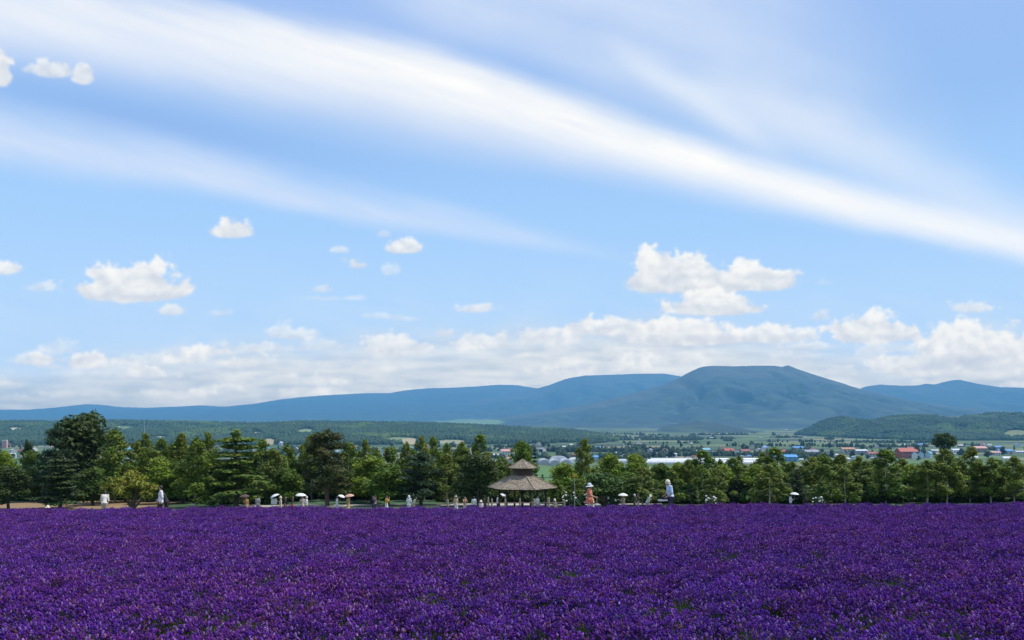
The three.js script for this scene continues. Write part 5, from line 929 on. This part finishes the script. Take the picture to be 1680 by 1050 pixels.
function person({ px, d, pose = 'stand', face = 0, h = 1.62, top, bottom, kind = 'trousers', topLen = 0.92, sleeve = 'short', hair = HAIR, hat, label, group, near, longHair }) {
  const J = joints(pose), cell = near ? 0.013 : 0.022, key = pose + near, s = h / 1.68, x = X(px, d), o = thing('person', x, groundY(x, d) + 0.01, -d, face); o.scale.set(near ? s : s * 0.86, s, near ? s : s * 0.86);
  const arms = (u, e0 = 1, w = 0) => ['L', 'R'].flatMap((q) => { const out = [[J['sh' + q], 0.052 + w, J['elbow' + q], 0.04 + w]]; if (e0) out.push([J['elbow' + q], 0.04 + w, J['wrist' + q], 0.027 + w]); return out; });
  const legs = (w = 0) => ['L', 'R'].flatMap((q) => [[J['hip' + q], 0.088 + w, J['knee' + q], 0.058 + w], [J['knee' + q], 0.058 + w, J['foot' + q], 0.036 + w]]);
  const trunk = (w = 0) => [[J.hipL, 0.1 + w, J.hipR, 0.1 + w], [J.pelvis, 0.115 + w, J.waist, 0.105 + w], [J.chestL, 0.098 + w, J.chestR, 0.098 + w], [J.waist, 0.108 + w, J.chest, 0.112 + w], [J.shL, 0.055 + w, J.shR, 0.055 + w]];
  const bodyGeo = cached('body' + key, () => skin([...trunk(), ...arms(0), ...legs(), [J.chest, 0.06, J.neck, 0.048], [J.neck, 0.048, J.head, 0.05], [J.head, 0.096, add(J.head, [0, 0.012, -0.015]), 0.098], [J.chin, 0.05, J.head, 0.085], [J.nose, 0.012, mixp(J.nose, J.head, 0.25), 0.016], [J.earL, 0.018, add(J.earL, [0, 0.03, -0.01]), 0.016], [J.earR, 0.018, add(J.earR, [0, 0.03, -0.01]), 0.016]], 0.03, cell));
  mesh('body', bodyGeo, SKIN, o);
  if (kind === 'dress') {
    const hem = topLen, hemW = 0.12;
    mesh('dress', cached('dress' + key + hem, () => skin([...trunk(0.02), ...arms(0, 0, 0.02), [J.waist, 0.118, J.pelvis, 0.132], [add(J.pelvis, [0.05, 0, 0]), 0.122, [0.11, hem, 0.05], hemW], [add(J.pelvis, [-0.05, 0, 0]), 0.122, [-0.11, hem, -0.05], hemW], [add(J.pelvis, [0, 0, 0]), 0.13, [0, hem, 0.12], hemW], [J.pelvis, 0.13, [0, hem, -0.12], hemW]], 0.04, cell, (a, y, c) => hem - y)), fabric(top), o);
    if (near) for (const q of [-0.055, 0.06]) mesh('trim', cached('trim' + key + q, () => skin([[[q * 0.6, J.neck[1] - 0.05, 0.065], 0.045, [q, 1.25, 0.105], 0.032], [[q, 1.25, 0.105], 0.032, [q, 1.0, 0.125], 0.03], [[q, 1.0, 0.125], 0.03, [q * 1.1, hem, 0.225], 0.036]], 0.02, cell, (a, y) => hem - y)), fabric([0.72, 0.42, 0.26]), o);
    if (bottom) mesh('trousers', cached('trousers' + key, () => skin(legs(0.018), 0.02, cell, (a, y) => 0.1 - y)), fabric(bottom), o);
  } else {
    mesh('shirt', cached('shirt' + key + topLen + sleeve, () => { const q = dirTo(J.chest, J.pelvis, 1); return skin([...trunk(0.022), ...(sleeve === 'long' ? arms(0, 1, 0.016) : arms(0, 0, 0.022))], 0.04, cell, (a, y) => Math.max((J.pelvis[1] + (topLen - 0.9)) - y, y - J.neck[1] - 0.005)); }), fabric(top), o);
    if (kind === 'skirt') mesh('skirt', cached('skirt' + key, () => skin([[J.waist, 0.122, J.pelvis, 0.135], [add(J.pelvis, [0.05, 0, 0]), 0.13, [0.1, 0.4, 0.03], 0.16], [add(J.pelvis, [-0.05, 0, 0]), 0.13, [-0.1, 0.4, 0.03], 0.16]], 0.05, cell, (a, y) => Math.max(0.42 - y, y - J.waist[1] - 0.02))), fabric(bottom), o);
    else mesh('trousers', cached('trousers' + key, () => skin([...legs(0.018), [J.hipL, 0.112, J.hipR, 0.112], [J.pelvis, 0.13, mixp(J.pelvis, J.waist, 0.5), 0.122]], 0.025, cell, (a, y) => 0.09 - y)), fabric(bottom), o);
  }
  mesh('hair', cached('hair' + key + !!longHair, () => skin([[add(J.head, [0, 0.016, -0.012]), 0.108, add(J.head, [0, 0.02, -0.022]), 0.106], [add(J.head, [0, 0, -0.04]), 0.085, add(J.neck, [0, longHair ? -0.08 : 0.05, longHair ? -0.09 : -0.04]), longHair ? 0.06 : 0.045]], 0.03, cell * 0.8, (a, y, z) => z - J.head[2] - 0.045 - (y - J.head[1]) * 0.5)), hair, o);
  for (const q of ['L', 'R']) {
    const hd = mesh('hand', handGeo, SKIN, o), v = new THREE.Vector3(...dirTo(J['elbow' + q], J['wrist' + q], 1)); hd.position.set(...J['wrist' + q]); hd.quaternion.setFromUnitVectors(new THREE.Vector3(0, -1, 0), v); if (q === 'R') hd.scale.x = -1;
    const sh = mesh('shoe', shoeGeo, fabric([0.05, 0.045, 0.04]), o); sh.position.set(...J['foot' + q]);
  }
  if (near) { for (const q of [1, -1]) { const e = mesh('eye', cached('eye', () => new THREE.SphereGeometry(0.011, 8, 6)), EYE_M, o); e.position.set(J.head[0] + 0.034 * q, J.head[1] - 0.004, J.chin[2] + 0.043); } mesh('mouth', cached('mouth', () => new THREE.CapsuleGeometry(0.006, 0.03, 3, 6).rotateZ(Math.PI / 2)), LIP, o).position.set(J.chin[0], J.chin[1] - 0.006, J.chin[2] + 0.05); }
  if (hat) {
    const hm = fabric(hat.c), ht = mesh('hat', cached('crown' + hat.r, () => new THREE.LatheGeometry([[0, 0.13], [0.05, 0.125], [0.095, 0.09], [0.118, 0.02], [0.122, -0.005], [hat.r * 0.8, -0.03], [hat.r, -0.055], [hat.r * 0.98, -0.062], [hat.r * 0.78, -0.04], [0.11, -0.012]].map((p) => new THREE.Vector2(...p)), 22)), hm, o);
    ht.position.set(J.head[0], J.head[1] + 0.035, J.head[2] - 0.01); ht.rotation.x = hat.tilt ?? -0.1;
    if (hat.band) mesh('hat_band', cached('band', () => new THREE.CylinderGeometry(0.116, 0.124, 0.03, 20, 1, true).translate(0, 0.016, 0)), fabric(hat.band), ht);
  }
  tag(o, label, 'person', group);
  o.updateMatrixWorld(true);
  return { o, J, hand: (q) => { const v = new THREE.Vector3(...add(J['wrist' + q], dirTo(J['elbow' + q], J['wrist' + q], 0.07))); return o.localToWorld(v); } };
}
const canopyGeo = cached('canopy', () => {                    // eight panels with a scalloped rim
  const pos = [], idx = [], N = 48, M = 7, R = 0.43, rim = (i) => 1 - 0.05 * Math.abs(Math.sin(i / N * Math.PI * 8));
  for (const off of [0, -0.006]) for (let j = 0; j <= M; j++) for (let i = 0; i < N; i++) { const a = i / N * Math.PI * 2 + Math.PI / 8, t = j / M, r = R * Math.sin(t * 1.15) / Math.sin(1.15) * lerp(1, rim(i), t * t); pos.push(Math.cos(a) * r, 0.2 * Math.cos(t * 1.5) - 0.012 + off, Math.sin(a) * r); }
  const S = N * (M + 1); for (const [o2, f] of [[0, 0], [S, 1]]) for (let j = 0; j < M; j++) for (let i = 0; i < N; i++) { const a = o2 + j * N + i, b = o2 + j * N + (i + 1) % N, c = a + N, e = b + N; if (f) idx.push(a, c, b, b, c, e); else idx.push(a, b, c, b, e, c); }
  for (let i = 0; i < N; i++) { const a = M * N + i, b = M * N + (i + 1) % N; idx.push(a, b, a + S, b, b + S, a + S); }
  const g = new THREE.BufferGeometry(); g.setAttribute('position', new THREE.Float32BufferAttribute(pos, 3)); g.setIndex(idx); g.computeVertexNormals(); return g;
});
const metalM = std(0.35, 0.35, 0.36, 0.35, { metalness: 0.7 }), woodM = std(0.2, 0.11, 0.06, 0.5);
function parasol(at, len, color, tilt, label, scale = 1) {    // held at the hand; tilt [about x, about z]
  const o = thing('parasol', at.x, at.y, at.z); o.rotation.set(tilt[0], 0, tilt[1]);
  const can = mesh('canopy', canopyGeo, new THREE.MeshPhysicalMaterial({ color: rgb(...color), roughness: 0.85, transmission: 0.15, thickness: 0 }), o); can.position.y = len - 0.19; can.scale.set(scale, scale, scale);
  mesh('shaft', new THREE.CylinderGeometry(0.007, 0.007, len + 0.08, 6).translate(0, (len - 0.02) / 2, 0), metalM, o); mesh('handle', new THREE.CylinderGeometry(0.013, 0.015, 0.12, 8).translate(0, -0.1, 0), woodM, o); mesh('ferrule', new THREE.ConeGeometry(0.008, 0.05, 6).translate(0, len + 0.045, 0), metalM, o);
  for (let k = 0; k < 8; k++) { const a = k / 8 * 6.2832 + 0.3927, g = new THREE.CylinderGeometry(0.003, 0.003, 0.44, 4); g.rotateZ(Math.PI / 2 - 0.42).translate(0.2, -0.09, 0).rotateY(-a); mesh('rib', g, metalM, can).position.y = 0.17; }
  return tag(o, label, 'parasol');
}
{
  const L = -Math.PI / 2, Rt = Math.PI / 2, AWAY = Math.PI, white = [0.8, 0.8, 0.8], beige = [0.62, 0.52, 0.42], black = [0.02, 0.02, 0.025], navy = [0.02, 0.025, 0.06];
  const man = person({ px: 1101, d: 41.8, pose: 'man', face: L + 0.2, h: 1.7, top: [0.50, 0.66, 0.86], bottom: [0.045, 0.04, 0.085], topLen: 0.93, sleeve: 'short', hair: GREYHAIR, near: true, hat: { c: [0.74, 0.68, 0.52], r: 0.125, tilt: 0.12 }, label: 'man in pale blue shirt, straw cap and navy trousers leaning forward at the field edge' });
  { // white folder in his hands, small dark camera above it
    const a = man.hand('L'), b = man.hand('R'), m = a.clone().add(b).multiplyScalar(0.5), o = thing('folder', m.x - 0.1, m.y - 0.16, m.z, 0); o.rotation.set(0, 0.1, 0.03);
    mesh('cover', new THREE.BoxGeometry(0.4, 0.05, 0.3), fabric([0.78, 0.78, 0.74]), o); mesh('pages', new THREE.BoxGeometry(0.39, 0.02, 0.29).translate(0, 0.036, 0), fabric([0.6, 0.6, 0.58]), o); tag(o, 'flat white folder under the hands of the man in pale blue', 'folder');
    const c = thing('camera_bag', m.x - 0.03, m.y - 0.05, m.z); mesh('pouch', new THREE.CapsuleGeometry(0.07, 0.1, 4, 10).rotateZ(Math.PI / 2), fabric([0.03, 0.02, 0.025]), c); mesh('clasp', new THREE.BoxGeometry(0.03, 0.02, 0.15), metalM, c); tag(c, 'dark pouch in the hands of the man in pale blue', 'bag');
  }
  const woman = person({ px: 967, d: 42.2, pose: 'woman', face: Rt - 0.25, h: 1.56, kind: 'dress', top: [0.62, 0.20, 0.12], bottom: [0.74, 0.64, 0.58], topLen: 0.7, near: true, hat: { c: [0.60, 0.64, 0.68], r: 0.215, tilt: -0.12, band: [0.25, 0.3, 0.36] }, label: 'woman in coral dress, white trousers and pale brimmed hat walking right' });
  { const v = woman.hand('R'), o = thing('handkerchief', v.x + 0.02, v.y - 0.33, v.z); mesh('cloth', new THREE.SphereGeometry(0.07, 10, 8).scale(1.3, 0.7, 0.5), fabric([0.76, 0.74, 0.72]), o); mesh('knot', new THREE.SphereGeometry(0.03, 8, 6).translate(-0.08, 0.03, 0), fabric([0.76, 0.74, 0.72]), o); tag(o, 'small white cloth bag hanging before the woman in coral', 'bag'); mesh('strap', new THREE.CylinderGeometry(0.006, 0.006, 0.3, 5).translate(-0.02, 0.18, 0), fabric([0.5, 0.48, 0.46]), o); }
  person({ px: 171, d: 49, pose: 'bend', face: AWAY + 0.25, h: 1.66, top: [0.66, 0.6, 0.55], bottom: [0.5, 0.36, 0.3], hair: HAIR, label: 'person in cream shirt seen from behind, stooping before the tan soil', topLen: 0.88 });
  person({ px: 264, d: 43.5, pose: 'walk', face: L + 0.3, h: 1.64, top: [0.72, 0.70, 0.74], bottom: [0.03, 0.02, 0.02], topLen: 0.72, sleeve: 'long', label: 'dark-haired person in long white shirt beside a person in black' });
  person({ px: 273.5, d: 44, pose: 'bend', face: L, h: 1.6, top: black, bottom: black, sleeve: 'long', longHair: true, label: 'person all in black bending right of the long white shirt' });
  person({ px: 79, d: 42.5, pose: 'crouch', face: 0.4, h: 1.15, top: [0.62, 0.09, 0.06], bottom: [0.4, 0.3, 0.2], hat: { c: [0.78, 0.72, 0.55], r: 0.2 }, label: 'child in red with pale sun hat crouching at the lavender edge, far left' });
  const holder = (px, d, a, plabel, col, tilt, ulabel, len = 0.66, sc = 1) => { const p = person({ px, d, pose: 'hold', ...a, label: plabel }); return parasol(p.hand('R'), len, col, tilt, ulabel, sc); };
  holder(404, 79, { face: 0.3, top: [0.5, 0.26, 0.1], bottom: [0.5, 0.35, 0.2], kind: 'skirt' }, 'person in orange-brown under the dark brown parasol', [0.09, 0.045, 0.04], [0.1, 0.05], 'dark brown parasol, leftmost of the parasols');
  person({ px: 423, d: 82, top: [0.42, 0.4, 0.38], bottom: [0.25, 0.24, 0.24], face: AWAY, label: 'person in grey between the brown parasol and the white notice board', topLen: 0.8 });
  holder(460.5, 78, { face: L + 0.3, top: [0.64, 0.54, 0.44], bottom: [0.6, 0.5, 0.42], kind: 'skirt', hat: { c: [0.7, 0.64, 0.5], r: 0.17 } }, 'person in cream with straw hat, under the tilted white parasol by the notice board', white, [0.05, 0.42], 'tilted white parasol right of the notice board');
  person({ px: 468, d: 80, top: black, bottom: black, face: Rt, longHair: true, label: 'person in black directly right of the tilted white parasol' });
  person({ px: 480, d: 79, pose: 'walk', face: Rt, top: [0.03, 0.025, 0.03], bottom: [0.5, 0.06, 0.05], kind: 'skirt', longHair: true, label: 'dark-dressed person with red skirt between two white parasols' });
  holder(496, 77, { face: 0.2, top: [0.64, 0.5, 0.46], bottom: [0.6, 0.5, 0.48], kind: 'skirt' }, 'person in pale pink under the big upright white parasol', white, [0.04, -0.02], 'big upright white parasol, widest of those left of centre', 0.7, 1.08);
  person({ px: 503, d: 79, top: [0.7, 0.68, 0.68], bottom: [0.3, 0.28, 0.3], face: Rt, hat: { c: [0.66, 0.6, 0.5], r: 0.15 }, label: 'person in white shirt and cap at the right shoulder of the big white parasol' });
  holder(553, 79, { face: Rt, top: [0.74, 0.74, 0.72], bottom: [0.7, 0.7, 0.68], kind: 'skirt' }, 'slim person in white under the small drooping white parasol', white, [0.05, -0.36], 'small drooping white parasol beside the peach one', 0.62, 0.8);
  holder(571, 79, { face: Rt - 0.4, top: [0.55, 0.36, 0.14], bottom: [0.52, 0.38, 0.2], kind: 'skirt' }, 'person in mustard under the peach parasol', [0.62, 0.36, 0.26], [0.1, 0.12], 'peach-coloured parasol over the person in mustard', 0.64);
  person({ px: 612, d: 79, pose: 'photo', face: Rt, top: navy, bottom: navy, sleeve: 'long', label: 'person in navy taking a picture, alone on the lawn' });
  person({ px: 615.5, d: 81, top: [0.45, 0.25, 0.24], bottom: navy, face: L, longHair: true, label: 'person in dusky pink behind the one in navy' });
  person({ px: 634, d: 77, pose: 'photo', face: Rt + 0.4, top: [0.68, 0.42, 0.10], bottom: [0.76, 0.75, 0.72], kind: 'skirt', label: 'person in yellow top and white skirt raising an arm' });
  person({ px: 671, d: 78, top: white, bottom: [0.7, 0.7, 0.68], face: AWAY, hat: { c: [0.75, 0.75, 0.74], r: 0.16 }, topLen: 0.82, label: 'person dressed all in white with white hat, seen from behind' });
  person({ px: 677, d: 80, pose: 'bend', top: [0.5, 0.45, 0.36], bottom: [0.42, 0.36, 0.28], face: Rt, label: 'stooping person in khaki right of the one all in white' });
  person({ px: 748, d: 80, top: [0.62, 0.42, 0.28], bottom: [0.7, 0.66, 0.6], kind: 'skirt', face: 0.3, label: 'person in apricot with grey hat left of the pavilion', hat: { c: [0.3, 0.31, 0.33], r: 0.22 } });
  person({ px: 762.5, d: 78, pose: 'photo', face: 0.5, h: 1.5, top: [0.5, 0.28, 0.22], bottom: [0.6, 0.56, 0.5], longHair: true, label: 'person in dusky red with hands raised, beside the dark round tree' });
  person({ px: 777.5, d: 77, pose: 'stand', face: AWAY, top: white, bottom: [0.1, 0.1, 0.14], h: 1.5, label: 'person with broad white shirt back under the dark round tree' });
  person({ px: 789, d: 71, pose: 'sit', face: 0.6, h: 1.5, top: [0.6, 0.5, 0.56], bottom: [0.3, 0.25, 0.3], hat: { c: [0.76, 0.68, 0.52], r: 0.18 }, label: 'low seated person with cream sun hat left of the fence' });
  person({ px: 795.5, d: 75, face: 0, h: 1.4, top: [0.12, 0.07, 0.04], bottom: [0.1, 0.08, 0.06], label: 'child in dark brown next to the first fence stake' });
  holder(816.5, 78, { face: Rt, top: [0.72, 0.72, 0.7], bottom: black, hair: HAIR }, 'person in white top in front of the left pavilion post', white, [0.1, -0.62], 'white parasol tipped to the right at the left pavilion post', 0.62, 0.85);
  person({ px: 874, d: 74.2, pose: 'sit', face: L + 0.4, top: [0.55, 0.57, 0.6], bottom: [0.2, 0.2, 0.25], label: 'seated person in grey-white inside the pavilion' });
  person({ px: 881.5, d: 73.6, face: 0.4, h: 1.5, top: [0.8, 0.8, 0.8], bottom: [0.3, 0.3, 0.35], label: 'standing person in bright white inside the right half of the pavilion' });
  person({ px: 895, d: 77.5, pose: 'sit', face: L, top: [0.42, 0.36, 0.3], bottom: [0.2, 0.16, 0.14], label: 'seated person in brown at the right post of the pavilion' });
  person({ px: 910, d: 77, pose: 'sit', face: 0.5, top: [0.3, 0.28, 0.26], bottom: [0.2, 0.2, 0.2], hat: { c: [0.78, 0.77, 0.74], r: 0.15 }, label: 'seated person with white cap right of the pavilion' });
  holder(1022, 76, { face: 0.3, h: 1.5, top: [0.34, 0.24, 0.25], bottom: [0.3, 0.24, 0.26], kind: 'skirt' }, 'person in dusky mauve under the large cream parasol', [0.8, 0.79, 0.7], [0.02, 0.0], 'large cream-white parasol right of the dome-shaped bush', 0.62, 1.0);
  person({ px: 1041, d: 80, top: black, bottom: black, face: Rt, hat: { c: [0.6, 0.6, 0.58], r: 0.12 }, label: 'person in black with light cap right of the cream parasol' });
  person({ px: 1047, d: 82, top: [0.05, 0.05, 0.05], bottom: [0.3, 0.3, 0.3], face: L, label: 'person in charcoal facing the one with the light cap' });
  person({ px: 1061, d: 72, pose: 'bend', face: Rt, top: [0.5, 0.52, 0.52], bottom: [0.25, 0.25, 0.27], hat: { c: [0.74, 0.72, 0.66], r: 0.17 }, label: 'stooping person in pale grey with sun hat left of the man in pale blue' });
  holder(1297, 74, { face: Rt, h: 1.5, top: [0.68, 0.66, 0.76], bottom: [0.08, 0.07, 0.16] }, 'person in pale lilac alone under the parasol at the right', white, [0.02, -0.05], 'white parasol standing alone before the right birches', 0.6, 0.85);
}

renderer.render(scene, camera);
